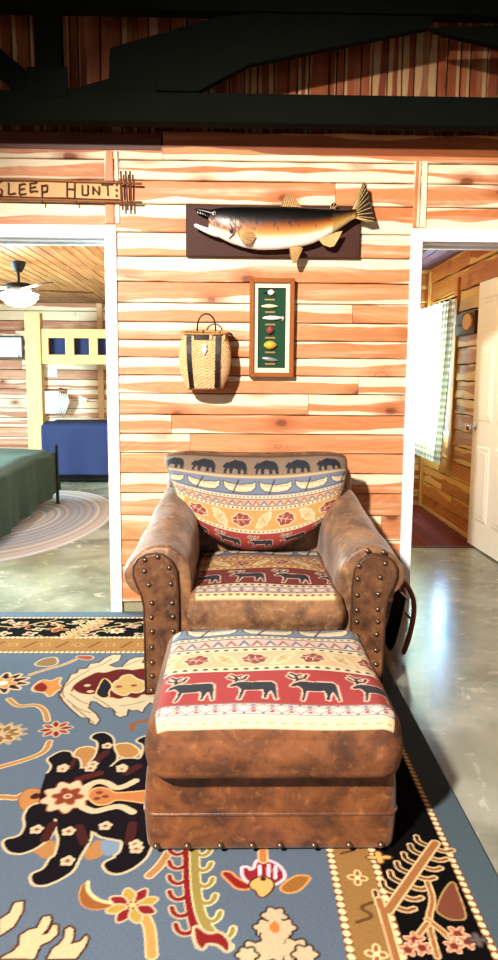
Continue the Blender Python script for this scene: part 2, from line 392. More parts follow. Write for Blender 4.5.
# ------------------------------------------------------------------ plank walls
def plankwall(name, O, U, V, Nn, u0, u1, rows, mat, holes=(), tb=.024, tt=.015, jit=.004, seglen=(1.6, 3.0), back=.02, seed=1, pal=None, gap=.0022, du=.09, parent=None, dark=None, cuts=None):
    """boards run along U, stacked along V; holes = (ua,ub,va,vb)"""
    R = random.Random(seed); O, U, V, Nn = map(Vector, (O, U, V, Nn)); mb = MB(); mb.uv = []; mb.seg = []
    def P(u, v, n): return O+U*u+V*v+Nn*n
    for ri, (va, vb) in enumerate(zip(rows[:-1], rows[1:])):
        h = vb-va
        # butt joints
        js = [u0]; x = u0+R.uniform(.3, seglen[1])
        if cuts and ri in cuts: js += cuts[ri]
        else:
            while x < u1-.3: js.append(x); x += R.uniform(*seglen)
        js.append(u1)
        vs = sorted(set([va, vb]+[q for hl in holes for q in hl[2:] if va+.004 < q < vb-.004]))
        for ja, jb in zip(js[:-1], js[1:]):
            r1, r2, uo = R.random(), R.random(), R.uniform(0, 50)
            if pal: r2 = pal(ri, R)
            for sa, sb in zip(vs[:-1], vs[1:]):
                iv = [(ja, jb)]
                for (ha, hb, hc, hd) in holes:
                    if hc < (sa+sb)/2 < hd:
                        nv = []
                        for a, b in iv:
                            if hb <= a or ha >= b: nv.append((a, b)); continue
                            if ha > a: nv.append((a, ha))
                            if hb < b: nv.append((hb, b))
                        iv = nv
                for a, b in iv:
                    if b-a < .005: continue
                    n = max(1, int((b-a)/du)); ch = .004
                    rings = []; info = []
                    ga = gap if a in js else 0; gb = gap if b in js else 0
                    for i in range(n+1):
                        u = a+ga+(b-ga-gb-a)*i/n
                        e0 = sa+(gap+jit*(math.sin(u*9+ri*3)+math.sin(u*23+ri*7))*.25+jit*.3 if sa == va else 0)
                        e1 = sb-(gap+jit*(math.sin(u*8+ri*5)+math.sin(u*19+ri*2))*.25+jit*.3 if sb == vb else 0)
                        t0 = tb+(tt-tb)*(e0-va)/h; t1 = tb+(tt-tb)*(e1-va)/h
                        pr = [(e0, 0), (e0, t0-ch), (e0+ch, t0), (e1-ch, t1), (e1, t1-ch), (e1, 0)]
                        rings.append([P(u, q, k) for q, k in pr]); info.append([(u, q) for q, k in pr])
                    k0 = len(mb.v); mb.v += [tuple(p) for r in rings for p in r]
                    inf = [q for r in info for q in r]
                    fs = []
                    for i in range(n):
                        for k in range(5): fs.append((i*6+k, (i+1)*6+k, (i+1)*6+k+1, i*6+k+1))
                    fs.append((0, 1, 2, 3, 4, 5)); fs.append(tuple(n*6+k for k in (5, 4, 3, 2, 1, 0)))
                    for f in fs:
                        mb.f.append(tuple(k0+q for q in f)); mb.mi.append(0)
                        for q in f:
                            uu, vv = inf[q]; mb.uv.append((uu+uo, vv)); mb.seg.append((r1, r2, (vv-va)/h, 1))
    # backing
    if back:
        us = sorted(set([u0, u1]+[q for hl in holes for q in hl[:2] if u0 < q < u1])); vv = sorted(set([rows[0], rows[-1]]+[q for hl in holes for q in hl[2:] if rows[0] < q < rows[-1]]))
        for a, b in zip(us[:-1], us[1:]):
            for c, d in zip(vv[:-1], vv[1:]):
                if any(hl[0] <= (a+b)/2 <= hl[1] and hl[2] <= (c+d)/2 <= hl[3] for hl in holes): continue
                k0 = len(mb.v)
                mb.v += [tuple(P(*q)) for q in ((a, c, .001), (b, c, .001), (b, d, .001), (a, d, .001), (a, c, -back), (b, c, -back), (b, d, -back), (a, d, -back))]
                for f in ((0, 1, 2, 3), (7, 6, 5, 4), (0, 4, 5, 1), (1, 5, 6, 2), (2, 6, 7, 3), (3, 7, 4, 0)):
                    mb.f.append(tuple(k0+q for q in f)); mb.mi.append(1)
                    for q in f: mb.uv.append((0, 0)); mb.seg.append((0, 0, 0, 1))
    return mb.build(name, [mat, dark or DARKB], parent)
def rng_rows(a, b, h):
    n = max(1, round((b-a)/h)); return [a+(b-a)*i/n for i in range(n+1)]
W = 4.05
rows = [.058, .264, .406, .547, .67, .78, .89, .994, 1.097, 1.21, 1.306, 1.401, 1.491, 1.585, 1.684, 1.792, 1.921, 2.042, 2.183, 2.30, 2.40, 2.475]
LX0, LX1, RX0, RX1, DZ = -2.35, -.678, .987, 1.92, 2.012      # the two openings
holes = [(LX0, LX1, 0, DZ), (RX0, RX1, 0, DZ)]
cuts = {16: [-.61, .93], 17: [-.245, .93], 18: [-.6, .52], 19: [-.62, 1.0], 20: [-.37]}
struct(plankwall('wall_back', (0, W, 0), (1, 0, 0), (0, 0, 1), (0, -1, 0), -3.2, 3.0, rows, CED, holes, seed=5, back=.11, gap=.0012, jit=.003, dark=plain('gap_brown', (84, 40, 20), .9), cuts=cuts,
                 pal=lambda ri, R: R.uniform(0, .45) if ri < 17 else R.uniform(.3, 1.)))
# concrete curb under the planks
b = MB(); b.box((LX1, W-.002, 0), (RX0, W+.15, .058)); b.box((-3.2, W-.002, 0), (LX0, W+.15, .058)); b.box((RX1, W-.002, 0), (3., W+.15, .058))
struct(b.build('baseboard_back', plain('curb_concrete', (150, 142, 112), .6, 0, .2)))
# plate boards on top
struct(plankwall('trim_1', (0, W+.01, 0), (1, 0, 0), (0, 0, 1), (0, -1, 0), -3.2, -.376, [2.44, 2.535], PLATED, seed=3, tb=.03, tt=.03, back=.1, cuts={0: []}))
struct(plankwall('trim_2', (0, W+.01, 0), (1, 0, 0), (0, 0, 1), (0, -1, 0), -.372, 3.0, [2.415, 2.545], PLATE, seed=9, tb=.03, tt=.03, back=.1, jit=.01, cuts={0: []}, pal=lambda r, R: .9))
# vertical battens beside the door heads
def batten(name, xa, xb, za, zb, seed, mat=CED):
    return struct(plankwall(name, (0, W-.008, 0), (0, 0, 1), (1, 0, 0), (0, -1, 0), za, zb, [xa, xb], mat, seed=seed, tb=.022, tt=.022, back=.0, cuts={0: []}, jit=.002))
batten('trim_3', -.672, -.62, 2.08, 2.44, 21); batten('trim_4', -.62, -.592, 2.08, 2.44, 5, CEDP)
batten('trim_5', .926, .965, 2.08, 2.41, 31); batten('trim_6', .965, 1.0, 2.08, 2.41, 44)
# upper gable of vertical boards
def pal_up(ri, R): return R.random()
R_ = random.Random(4); us = [-3.2]
while us[-1] < 3.0: us.append(us[-1]+R_.uniform(.035, .12))
us[-1] = 3.0
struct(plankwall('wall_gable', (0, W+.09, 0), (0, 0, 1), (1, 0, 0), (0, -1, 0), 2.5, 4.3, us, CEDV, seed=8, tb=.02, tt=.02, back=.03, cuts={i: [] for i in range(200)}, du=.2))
# white door casings with jambs and stops
def casing(name, xa, xb, zt):
    root = thing(name, '', '', ((xa+xb)/2, W, 0)); del root['label']; del root['category']; struct(root)
    cw = .064
    b = MB(); b.box((xa-cw, W-.034, 0), (xa-.004, W+.004, zt+.06)); b.build('side_casing', WHITE, root, bevel=.003)
    b = MB(); b.box((xb+.004, W-.034, 0), (xb+cw, W+.004, zt+.06)); b.build('side_casing', WHITE, root, bevel=.003)
    b = MB(); b.box((xa-.004, W-.034, zt-.004), (xb+.004, W+.004, zt+.06)); b.build('head_casing', WHITE, root, bevel=.003)
    b = MB()
    b.box((xa-.012, W, 0), (xa, W+.16, zt)); b.box((xb, W, 0), (xb+.012, W+.16, zt)); b.box((xa, W, zt-.012), (xb, W+.16, zt))
    b.build('jamb', WHITE, root, bevel=.002)
    b = MB(); b.box((xa, W+.06, 0), (xa+.012, W+.10, zt-.024)); b.box((xb-.012, W+.06, 0), (xb, W+.10, zt-.024)); b.box((xa, W+.06, zt-.024), (xb, W+.10, zt-.012))
    b.build('door_stop', WHITE, root, bevel=.002)
casing('door_1', LX0, LX1, DZ); casing('door_2', RX0, RX1, DZ)
# floors
b = MB(); b.box((-4.6, -4.2, -.1), (3.2, 5.64, 0)); b.box((-4.6, 5.64, -.1), (.6, 10.1, 0)); struct(b.build('floor', CONC))
RW = cedar('red_floor_board', (112, 28, 14), (74, 16, 8), (120, 44, 22), -.5, .3, .85)
struct(plankwall('floor_wood', (0, 0, -.02), (0, 1, 0), (1, 0, 0), (0, 0, 1), 5.65, 9.2, rng_rows(.6, 3.2, .13), RW, seed=14, tb=.021, tt=.021, back=.07, jit=0))
# ---- main room shell behind the camera
rr = rng_rows(0, 4.2, .14)
struct(plankwall('wall_left', (-3.2, 0, 0), (0, 1, 0), (0, 0, 1), (1, 0, 0), -4., 4.02, rr, CED, holes=[(-2.2, -.6, .9, 2.2), (1.2, 2.4, .9, 2.2)], seed=40, du=.5))
struct(plankwall('wall_right', (3.0, 0, 0), (0, 1, 0), (0, 0, 1), (-1, 0, 0), -4., 4.02, rr, CED, seed=41, du=.5))
struct(plankwall('wall_front', (0, -4., 0), (1, 0, 0), (0, 0, 1), (0, 1, 0), -3.2, 3.0, rr, CED, holes=[(-2.2, -.6, .9, 2.2), (.6, 2.2, .9, 2.2)], seed=42, du=.5))
b = MB(); b.box((-3.3, -4.1, 4.2), (3.1, 4.3, 4.3)); struct(b.build('ceiling', plain('roof_deck', (58, 34, 22), .8)))
def window(name, fn, w, h, glass=None):
    """fn(u,v,d): frame local to world; opening 0..w x 0..h"""
    root = bpy.data.objects.new(name, None); COL.objects.link(root); root.location = fn(w/2, 0, 0); ORG[root.name] = tuple(fn(w/2, 0, 0)); struct(root)
    def bx(a, b, c, d, e=-.03, f=.05):
        m = MB(); q = [fn(x, y, z) for z in (e, f) for x, y in ((a, c), (b, c), (b, d), (a, d))]
        m.add(q, [(0, 3, 2, 1), (4, 5, 6, 7), (0, 1, 5, 4), (1, 2, 6, 5), (2, 3, 7, 6), (3, 0, 4, 7)]); return m
    bx(-.05, 0, -.05, h+.05).build('window_frame', WHITE, root); bx(w, w+.05, -.05, h+.05).build('window_frame', WHITE, root)
    bx(0, w, -.05, 0).build('window_sill', WHITE, root); bx(0, w, h, h+.05).build('window_frame', WHITE, root)
    bx(0, w, h*.5-.018, h*.5+.018, -.01, .02).build('meeting_rail', WHITE, root)
    bx(0, w, 0, h, .0, .004).build('glass', GLASS, root)
    return root
def glassm():
    m = bpy.data.materials.new('window_glass'); m.use_nodes = True; t = m.node_tree; t.nodes.remove(t.nodes['Principled BSDF'])
    a = t.nodes.new('ShaderNodeBsdfTransparent'); g = t.nodes.new('ShaderNodeBsdfGlossy'); g.inputs['Roughness'].default_value = .02
    x = t.nodes.new('ShaderNodeMixShader'); x.inputs[0].default_value = .08
    t.links.new(a.outputs[0], x.inputs[1]); t.links.new(g.outputs[0], x.inputs[2]); t.links.new(x.outputs[0], t.nodes['Material Output'].inputs[0]); return m
GLASS = glassm()
window('window_1', lambda u, v, d: (-3.2-d, -2.2+u, .9+v), 1.6, 1.3)  # this and the next three: unseen windows added to let fill light in
window('window_2', lambda u, v, d: (-3.2-d, 1.2+u, .9+v), 1.2, 1.3)
window('window_3', lambda u, v, d: (-2.2+u, -4.-d, .9+v), 1.6, 1.3)
window('window_4', lambda u, v, d: (.6+u, -4.-d, .9+v), 1.6, 1.3)
# ---- left bedroom shell
lr = rng_rows(0, 2.25, .16)
struct(plankwall('wall_bedroom_back', (0, 9.9, 0), (1, 0, 0), (0, 0, 1), (0, -1, 0), -4.4, -1.2, rng_rows(0, 2.25, .125), CEDP, seed=61, du=.3))
struct(plankwall('wall_bedroom_left', (-4.4, 0, 0), (0, 1, 0), (0, 0, 1), (1, 0, 0), 4.2, 9.9, lr, CEDP, seed=62, du=.5, holes=[(5.2, 7.2, .8, 2.0)]))
struct(plankwall('wall_bedroom_right', (-.4, 0, 0), (0, 1, 0), (0, 0, 1), (-1, 0, 0), 4.2, 9.9, lr, CEDP, seed=63, du=.5))
struct(plankwall('wall_bedroom_front', (0, 4.19, 0), (-1, 0, 0), (0, 0, 1), (0, 1, 0), .4, 4.4, lr, CEDP, seed=64, du=.5, holes=[(-LX1, -LX0, 0, DZ)], back=0))
struct(plankwall('ceiling_bedroom', (0, 0, 2.24), (0, 1, 0), (1, 0, 0), (0, 0, -1), 4.15, 9.9, rng_rows(-4.4, -.4, .085), CEIL, seed=65, du=.6, tb=.018, tt=.018, gap=.005, jit=.001))
window('window_5', lambda u, v, d: (-4.4-d, 5.2+u, .8+v), 2.0, 1.2)
# ---- right hall + room shell
sr = [0, .13, .27, .43, .58, .72, .86, 1.0, 1.13, 1.28, 1.42, 1.56, 1.70, 1.86, 2.04, 2.22, 2.40]
struct(plankwall('wall_hall_right', (1.95, 0, 0), (0, 1, 0), (0, 0, 1), (-1, 0, 0), 4.2, 7.6, sr, CEDG, holes=[(6.68, 7.46, .80, 1.96)], seed=71, du=.15, tb=.026, tt=.012, jit=.01))
struct(plankwall('wall_hall_back', (0, 7.6, 0), (1, 0, 0), (0, 0, 1), (0, -1, 0), .4, 1.98, sr, CEDG, seed=72, du=.3))
struct(plankwall('wall_hall_left', (.5, 0, 0), (0, 1, 0), (0, 0, 1), (1, 0, 0), 4.2, 7.6, sr, CEDG, seed=73, du=.5))
struct(plankwall('ceiling_hall', (0, 0, 2.38), (0, 1, 0), (1, 0, 0), (0, 0, -1), 4.15, 7.6, rng_rows(.4, 2.0, .1), cedar('purple_ceiling', (92, 62, 74), (74, 48, 62), (110, 80, 84), .1, .2), seed=74, du=.6, tb=.018, tt=.018, gap=.004))
window('window_6', lambda u, v, d: (1.96+d, 6.68+u, .80+v), .78, 1.16)
def vbat(name, y0, y1, z0, z1, x=1.95, seed=3):
    struct(plankwall(name, (x, 0, 0), (0, 0, 1), (0, 1, 0), (-1, 0, 0), z0, z1, [y0, y1], CEDG, seed=seed, tb=.045, tt=.045, back=0, cuts={0: []}, jit=.003))
vbat('trim_7', 6.50, 6.60, .5, 2.16, seed=8); vbat('trim_8', 7.50, 7.58, 0, .62, seed=5); vbat('trim_9', 7.46, 7.53, 2.0, 2.34, seed=6)
b = MB(); b.box((1.915, 4.2, 0), (1.932, 7.6, .03)); struct(b.build('baseboard_hall', plain('base_strip', (196, 160, 110), .5)))
b = MB(); b.box((.6, 5.63, -.001), (1.95, 5.66, .006)); struct(b.build('trim_10', plain('threshold', (60, 30, 20), .4)))
# gap filler above the hall and the bedroom, behind the door heads
b = MB(); b.box((-3.2, 4.16, 2.26), (3.1, 4.18, 2.5)); struct(b.build('trim_11', DARKB))
# ------------------------------------------------------------------ truss
def truss():
    t = thing('roof_truss', 'dark green-black timber roof truss spanning above the plank wall', 'roof truss', (0, 3.85, 2.51))
    b = MB(); b.box((-3.15, 3.80, 2.512), (2.95, 3.89, 2.648)); b.build('bottom_chord', BEAM, t, bevel=.006)
    b = MB(); b.box((-3.15, 3.80, 3.015), (2.95, 3.89, 3.16)); b.build('top_chord', BEAM, t, bevel=.006)
    b = MB(); b.box((-.955, 3.81, 2.62), (-.83, 3.88, 3.05)); b.build('king_post', BEAM, t, bevel=.006)
    def web(P, y0=3.815, y1=3.875, nm='web'):
        b = MB(); b.prism(P, lambda a, c, d: (a, d, c), y0, y1); b.build(nm, BEAM, t, bevel=.005)
    web([(-1.5, 3.02), (-1.36, 3.03), (-.92, 2.68), (-.95, 2.62), (-1.02, 2.62)])
    web([(-.86, 2.64), (-.58, 2.72), (-.38, 2.70), (-.38, 2.64)])
    web([(-.61, 2.66), (-.60, 2.85), (-.08, 3.0), (.25, 3.03), (.96, 3.03), (.93, 2.965), (.066, 2.785), (-.18, 2.66)], 3.82, 3.87)
    web([(.93, 2.965), (2.2, 3.03), (2.8, 3.03), (2.8, 2.95), (1.4, 2.86), (1.0, 2.94)], 3.82, 3.87)
    g = MB(); g.box((-.99, 3.795, 2.62), (-.80, 3.81, 2.75)); g.build('gusset', BEAM, t, bevel=.003)
truss()
# ------------------------------------------------------------------ rug
def rug():
    RXE, RYE = .70, 4.0
    c = Canvas(-2.4, .9, RXE, RYE, .0018, (86, 96, 108))
    c.soft = 1
    FLD = (112, 126, 142); BLK = (12, 10, 11); MAR = (84, 24, 20); CR = (184, 162, 128); BR = (150, 98, 52); OC = (176, 140, 84); SAL = (158, 112, 68)
    R = random.Random(3)
    def ap(P, ox, oy, s): return [onz(ox+x/s, oy+y/s) for x, y in P]
    # --- border bands: margins, black band, tan guard band
    c.rect(.605, .9, RXE, RYE, (74, 86, 92)); c.rect(-2.4, 3.91, RXE, RYE, (90, 104, 118))
    c.rect(.385, .9, .605, 3.905, BLK); c.rect(-2.4, 3.60, .605, 3.905, BLK)
    c.rect(.262, .9, .385, 3.6, (140, 102, 56)); c.rect(-2.4, 3.385, .385, 3.60, (146, 102, 56))
    def twist(xa, ya, xb, yb, w=.018, cols=((226, 200, 150), (120, 60, 38)), sp=.024):
        L = math.hypot(xb-xa, yb-ya); n = int(L/sp); dx, dy = (xb-xa)/L, (yb-ya)/L
        c.line([(xa, ya), (xb, yb)], w, cols[1])
        for i in range(n):
            x, y = xa+dx*(i+.5)*sp, ya+dy*(i+.5)*sp
            c.ell(x, y, sp*.42, w*.42, cols[0], math.atan2(dy, dx)+.5)
    twist(.597, .9, .597, 3.9); twist(-2.4, 3.898, .6, 3.898, .02); twist(.385, .9, .385, 3.6, .022); twist(-2.4, 3.59, .385, 3.59, .03)
    twist(.27, .9, .27, 3.38, .02); twist(-2.4, 3.39, .27, 3.39, .02)
    K = [.6]
    def blob(x, y, r, col, ol=CR, k=5, sx=1., sy=1., ph=0., dp=.35, ow=.006):
        r = r*K[0]; ow = ow*.8
        P = [(x+sx*r*(1-dp+dp*math.cos(k*a+ph))*math.cos(a), y+sy*r*(1-dp+dp*math.cos(k*a+ph))*math.sin(a)) for a in [2*PI*t/60 for t in range(60)]]
        c.poly(P, col, ol, ow)
    def petals(x, y, r, n, cols, ol=CR, ph=0., ow=.006, w=.42, sy=1., cen=OC):
        r = r*K[0]; ow = ow*.75
        for k in range(n):
            a = 2*PI*k/n+ph; d = (math.cos(a), math.sin(a)*sy); q = (-d[1], d[0])
            P = [(x+d[0]*r*.15, y+d[1]*r*.15), (x+d[0]*r*.55+q[0]*r*w*.55, y+d[1]*r*.55+q[1]*r*w*.55), (x+d[0]*r, y+d[1]*r), (x+d[0]*r*.55-q[0]*r*w*.55, y+d[1]*r*.55-q[1]*r*w*.55)]
            c.poly(P, cols[k % len(cols)], ol, ow)
        if cen: c.ell(x, y, r*.22, r*.22*sy, cen)
    # black top band flowers
    def vine(P, w=.012, col=(170, 130, 84)): c.line(P, w, col)
    def spray(p0, p1, n=9, L=.06, col=(168, 112, 74), up_=True):
        (xa, ya), (xb, yb) = p0, p1; c.line([p0, p1], .030, (206, 176, 130)); c.line([p0, p1], .020, col)
        dx, dy = (xb-xa)/n, (yb-ya)/n; l = math.hypot(dx, dy); tx, ty = dx/l, dy/l
        for k in range(n):
            x, y = xa+dx*(k+.5), ya+dy*(k+.5)
            for sg in (1, -1):
                qx, qy = -ty*sg, tx*sg
                P = [(x, y), (x+qx*L*.6+tx*L*.1, y+qy*L*.6+ty*L*.1), (x+qx*L+tx*L*.55, y+qy*L+ty*L*.55)]
                c.line(P, .022, (206, 176, 130)); c.line(P, .012, col)
    px = lambda x, y: onz(x/3.32, 610+y/3.32)
    for bx_ in (-1.9, 0):      # the band's repeat, continued to the left of the picture
        def T(p): return (p[0]+bx_*.92, p[1])
        f = T(px(388, 75)); petals(f[0], f[1], .085, 8, (CR, (222, 190, 150)), CR, .2, .0, .5, cen=(196, 100, 60)); c.ell(f[0], f[1], .013, .013, (150, 50, 36))
        spray(T(px(212, 100)), T(px(345, 40)), 8, .045)
        for q, w_ in ((( 30, 45), .05), ((75, 50), .045), ((100, 85), .05), ((128, 70), .04), ((14, 84), .05), ((262, 45), .045), ((300, 90), .055), ((440, 60), .045), ((466, 88), .05)):
            f = T(px(*q)); blob(f[0], f[1], w_, R.choice([(170, 108, 88), (150, 128, 96), (186, 130, 112)]), (196, 182, 140), R.choice([3, 4, 5]), 1.2, 1., R.random()*6)
            c.ell(f[0], f[1], w_*.25, w_*.25, (90, 40, 34))
        f = T(px(190, 70)); blob(f[0], f[1], .075, (132, 60, 36), (190, 150, 104), 4, 1.3, .9, .5)
        vine([T(px(0, 60)), T(px(60, 66)), T(px(120, 50)), T(px(160, 42)), T(px(215, 60))]); vine([T(px(240, 100)), T(px(300, 72)), T(px(420, 55)), T(px(470, 45))])
        vine([T(px(130, 90)), T(px(150, 100)), T(px(185, 95))])
    R2 = random.Random(8); x = -2.3
    while x < .55:
        y = 3.66+.2*R2.random(); pts = [(x, y)]; a = R2.random()*6
        for k in range(5): pts.append((pts[-1][0]+.016*math.cos(a), pts[-1][1]+.016*math.sin(a))); a += R2.choice([.5, .8])
        c.line(pts, .010, R2.choice([(150, 134, 96), (176, 112, 84), (190, 168, 124)])); x += .026
    # guard band marks
    x = -2.3
    while x < .25:
        blob(x, 3.49, .035, (112, 62, 34), (206, 166, 100), 4, 1.3, 1.0, R.random()*3, .4, .004); c.line([(x+.06, 3.45), (x+.10, 3.53)], .010, (104, 52, 30)); x += .155
    y = 1.0; k = 0
    while y < 3.3:
        if k % 2: c.line([(.30, y-.03), (.35, y-.01), (.31, y+.02), (.355, y+.04)], .010, (92, 60, 40))
        else:
            blob(.328, y, .042, (150, 84, 52), (222, 190, 130), 4, .9, 1.1, .6, .4, .006); c.ell(.328, y, .008, .008, (222, 196, 150))
        y += .13; k += 1
    K[0] = .5
    # right black band: branching spray (visible) and repeats up the border
    s = 498/178.
    q = lambda x, y: onz(320+x/s, 850+y/s)
    for dy in (0, 1.05, 2.0):
        T = lambda p: (p[0], p[1]+dy)
        def feath(p0, p1, n, L, sg, col):
            (xa, ya), (xb, yb) = p0, p1; dx, dyy = (xb-xa)/n, (yb-ya)/n; l = math.hypot(dx, dyy); tx, ty = dx/l, dyy/l
            for k in range(n):
                x, y = xa+dx*(k+.5), ya+dyy*(k+.5); qx, qy = -ty*sg, tx*sg
                P = [(x, y), (x+qx*L*.75, y+qy*L*.75), (x+qx*L+tx*L*.4, y+qy*L+ty*L*.4)]
                c.line(P, .019, (214, 178, 128)); c.line(P, .010, col)
        a0, a1 = T(q(190, 180)), T(q(322, -10))
        feath(a0, a1, 7, .055, 1, (60, 34, 22)); feath(a0, a1, 7, .05, -1, (120, 76, 44))
        c.line([T(q(165, 150)), T(q(185, 210)), T(q(215, 320))], .026, (214, 178, 128)); c.line([a0, a1], .030, (214, 178, 128)); c.line([a0, a1], .020, (150, 98, 56)); c.line([T(q(165, 150)), T(q(185, 210)), T(q(215, 320))], .016, (150, 98, 56))
        for P in ([(300, 100), (318, 150), (300, 205), (328, 310)], [(300, 205), (345, 240), (360, 255)], [(300, 215), (270, 255)]):
            c.line([T(q(*p)) for p in P], .018, (214, 178, 128)); c.line([T(q(*p)) for p in P], .010, (150, 98, 56))
        P = [T(q(*p)) for p in [(335, 150), (350, 120), (372, 95), (385, 130), (400, 170), (408, 205), (365, 205), (345, 195), (325, 180)]]
        c.poly(P, (112, 62, 44), (176, 140, 84), .004)
        for f_, r_ in (((265, 262), .048), ((285, 285), .045), ((385, 245), .05), ((412, 268), .045), ((245, 290), .04), ((375, 280), .045)):
            f = T(q(*f_)); blob(f[0], f[1], r_, (190, 112, 84), (222, 176, 136), 5, 1, 1, R.random()*6, .3, .004); c.ell(f[0], f[1], .01, .01, (110, 50, 40))
        f = T(q(165, 30)); blob(f[0], f[1], .055, (206, 158, 88), (92, 52, 30), 4, 1.2, .9, 0.)
        f = T(q(440, 262)); blob(f[0], f[1], .04, (96, 82, 74), (60, 50, 50), 4)
    # --- field
    K[0] = .42
    A = lambda P: ap(P, 0, 610, 3.32); B_ = lambda P: ap(P, 0, 690, 3.32); C_ = lambda P: ap(P, 0, 770, 3.32); D = lambda P: ap(P, 0, 850, 498/170.); E_ = lambda P: ap(P, 160, 850, 498/170.)
    def vn(P, w=.018, col=SAL): c.line(P, w+.008, (214, 180, 130)); c.line(P, w, col)
    # vines
    vn(A([(100, 222), (150, 205), (210, 190), (250, 172)]), .012); vn(B_([(30, 38), (60, 65), (120, 55), (150, 75), (158, 110)])); vn(B_([(165, 180), (150, 215), (90, 240), (0, 265)]), .018)
    vn(C_([(0, 100), (25, 100), (55, 104), (80, 90)]), .020); vn(D([(492, 20), (470, 55), (438, 85)]), .020); vn(D([(425, 210), (440, 240), (445, 320)]), .022, (190, 130, 70))
    # left ragged rosette (top left)
    f = A([(8, 250)])[0]; blob(f[0], f[1], .27, MAR, CR, 11, .95, .95, .4, .22, .014); blob(f[0], f[1], .2, (36, 20, 20), None, 11, 1, 1, .4, .2); blob(f[0], f[1], .14, (186, 120, 60), CR, 6, 1, 1, 0, .2, .008); c.ell(f[0], f[1], .024, .024, (232, 214, 176))
    # lower ghost rosette in tan
    f = B_([(5, 155)])[0]; blob(f[0], f[1], .235, (150, 134, 108), None, 13, 1, 1, 0, .16); blob(f[0], f[1], .16, (120, 84, 52), (186, 152, 104), 9, 1, 1, 0, .2, .01); blob(f[0], f[1], .09, (178, 150, 112), None, 7)
    # small bird-like buds
    c.poly(A([(108, 265), (140, 238), (170, 245), (205, 228), (190, 255), (215, 268), (190, 272), (165, 298), (150, 280), (112, 278)]), (186, 116, 60), CR, .008)
    c.poly(A([(112, 262), (140, 245), (160, 262), (150, 280), (118, 276)]), (116, 34, 28))
    c.poly(A([(112, 190), (140, 170), (185, 162), (192, 185), (160, 195)]), (128, 96, 66), CR, .008); c.poly(A([(250, 160), (300, 158), (312, 165), (295, 174), (262, 168)]), (150, 70, 50), CR, .006)
    # large cream + maroon palmette, upper middle
    P1 = A([(200, 299), (210, 262), (228, 240), (238, 222), (258, 216), (262, 204), (290, 200), (300, 186), (330, 182), (350, 166), (375, 155), (403, 156), (395, 175), (360, 190), (385, 198), (405, 196), (430, 172), (450, 165), (480, 163), (470, 182), (500, 188)])
    P2 = B_([(560, -10), (560, 30), (520, 60), (498, 48), (480, 66), (472, 82), (458, 74), (440, 76), (425, 70), (420, 92), (398, 98), (385, 92), (378, 70), (345, 64), (320, 46), (300, 44), (292, 68), (318, 88), (330, 108), (318, 124), (298, 116), (300, 102), (268, 98), (250, 82), (232, 66), (210, 42), (198, 14)])
    c.poly(P1+[onz(168, 668), onz(176, 690)]+P2, CR, (60, 30, 24), .006)
    c.poly(A([(238, 282), (245, 258), (270, 240), (300, 225), (322, 214), (350, 217), (385, 205), (420, 204), (440, 208), (480, 200), (560, 215)])+B_([(560, 5), (500, 25), (470, 20), (455, 36), (420, 28), (395, 38), (372, 30), (340, 34), (325, 18), (292, 22), (262, 16), (240, 0)]), (86, 26, 24), (150, 90, 60), .004)
    c.poly(A([(372, 268), (385, 245), (400, 240), (410, 226), (432, 222), (448, 236), (476, 245), (484, 264), (462, 282), (430, 278), (416, 292), (392, 284)]), OC, CR, .010)
    c.poly(A([(330, 262), (345, 232), (362, 245), (372, 262), (358, 280), (362, 296), (340, 300), (318, 286)]), (30, 26, 34), (206, 160, 110), .006)
    for p in ((290, 258), (300, 278), (395, 262), (445, 258)): f = A([p])[0]; c.ell(f[0], f[1], .014, .012, (120, 60, 50) if p[0] > 350 else (204, 160, 120))
    for L_ in ([(215, 262), (250, 232), (300, 206)], [(262, 204), (330, 196), (372, 168)], [(405, 196), (440, 182), (470, 172)], [(222, 240), (206, 275), (214, 299)]): c.line(A(L_), .004, (90, 46, 34))
    for L_ in ([(222, 40), (262, 72), (300, 84)], [(240, 60), (280, 92), (312, 118)], [(310, 30), (350, 52), (388, 84)], [(400, 60), (440, 56), (480, 44)], [(232, 20), (270, 48), (300, 56)]): c.line(B_(L_), .004, (90, 46, 34))
    for L_ in ([(20, 205), (50, 180)], [(30, 300), (84, 268), (130, 226)], [(96, 300), (120, 270), (150, 252)], [(160, 310), (196, 280), (204, 256)], [(200, 318), (236, 284)]): c.line(D(L_), .004, (120, 66, 44)); 
    for L_ in ([(14, 226), (46, 196)], [(48, 310), (96, 276), (132, 240)]): c.line(D(L_), .008, (178, 120, 80))
    # red 8-petal flower
    f = B_([(186, 138)])[0]; petals(f[0], f[1], .155, 8, ((116, 30, 32), (140, 56, 46)), CR, .25, .007, .36, 1.05)
    # brown hook at right
    c.line(B_([(440, 140), (436, 124), (455, 116), (498, 106)]), .022, (130, 76, 42))
    # --- big black claw-palmette
    for P in ([(250, 205), (300, 195), (330, 215), (300, 260), (240, 280)], [(380, 190), (430, 184), (470, 215), (430, 240), (380, 220)]): c.poly(B_(P), (158, 108, 62), (222, 180, 120), .006)
    c.poly(C_([(60, 105), (90, 70), (140, 75), (150, 110), (100, 150), (70, 140)]), (166, 112, 64), (120, 80, 44), .004)
    c.poly(C_([(100, 290), (140, 240), (200, 250), (190, 299)]), (158, 108, 62)); c.poly(C_([(290, 299), (310, 240), (370, 250), (340, 299)]), (158, 108, 62))
    c.poly(D([(95, 0), (150, 5), (160, 30), (130, 38), (105, 20)]), (158, 108, 62)); c.poly(D([(240, 0), (320, 0), (300, 30), (250, 44)]), (158, 108, 62))
    c.poly(C_([(330, 240), (405, 245), (400, 290), (340, 299)]), (112, 126, 142))
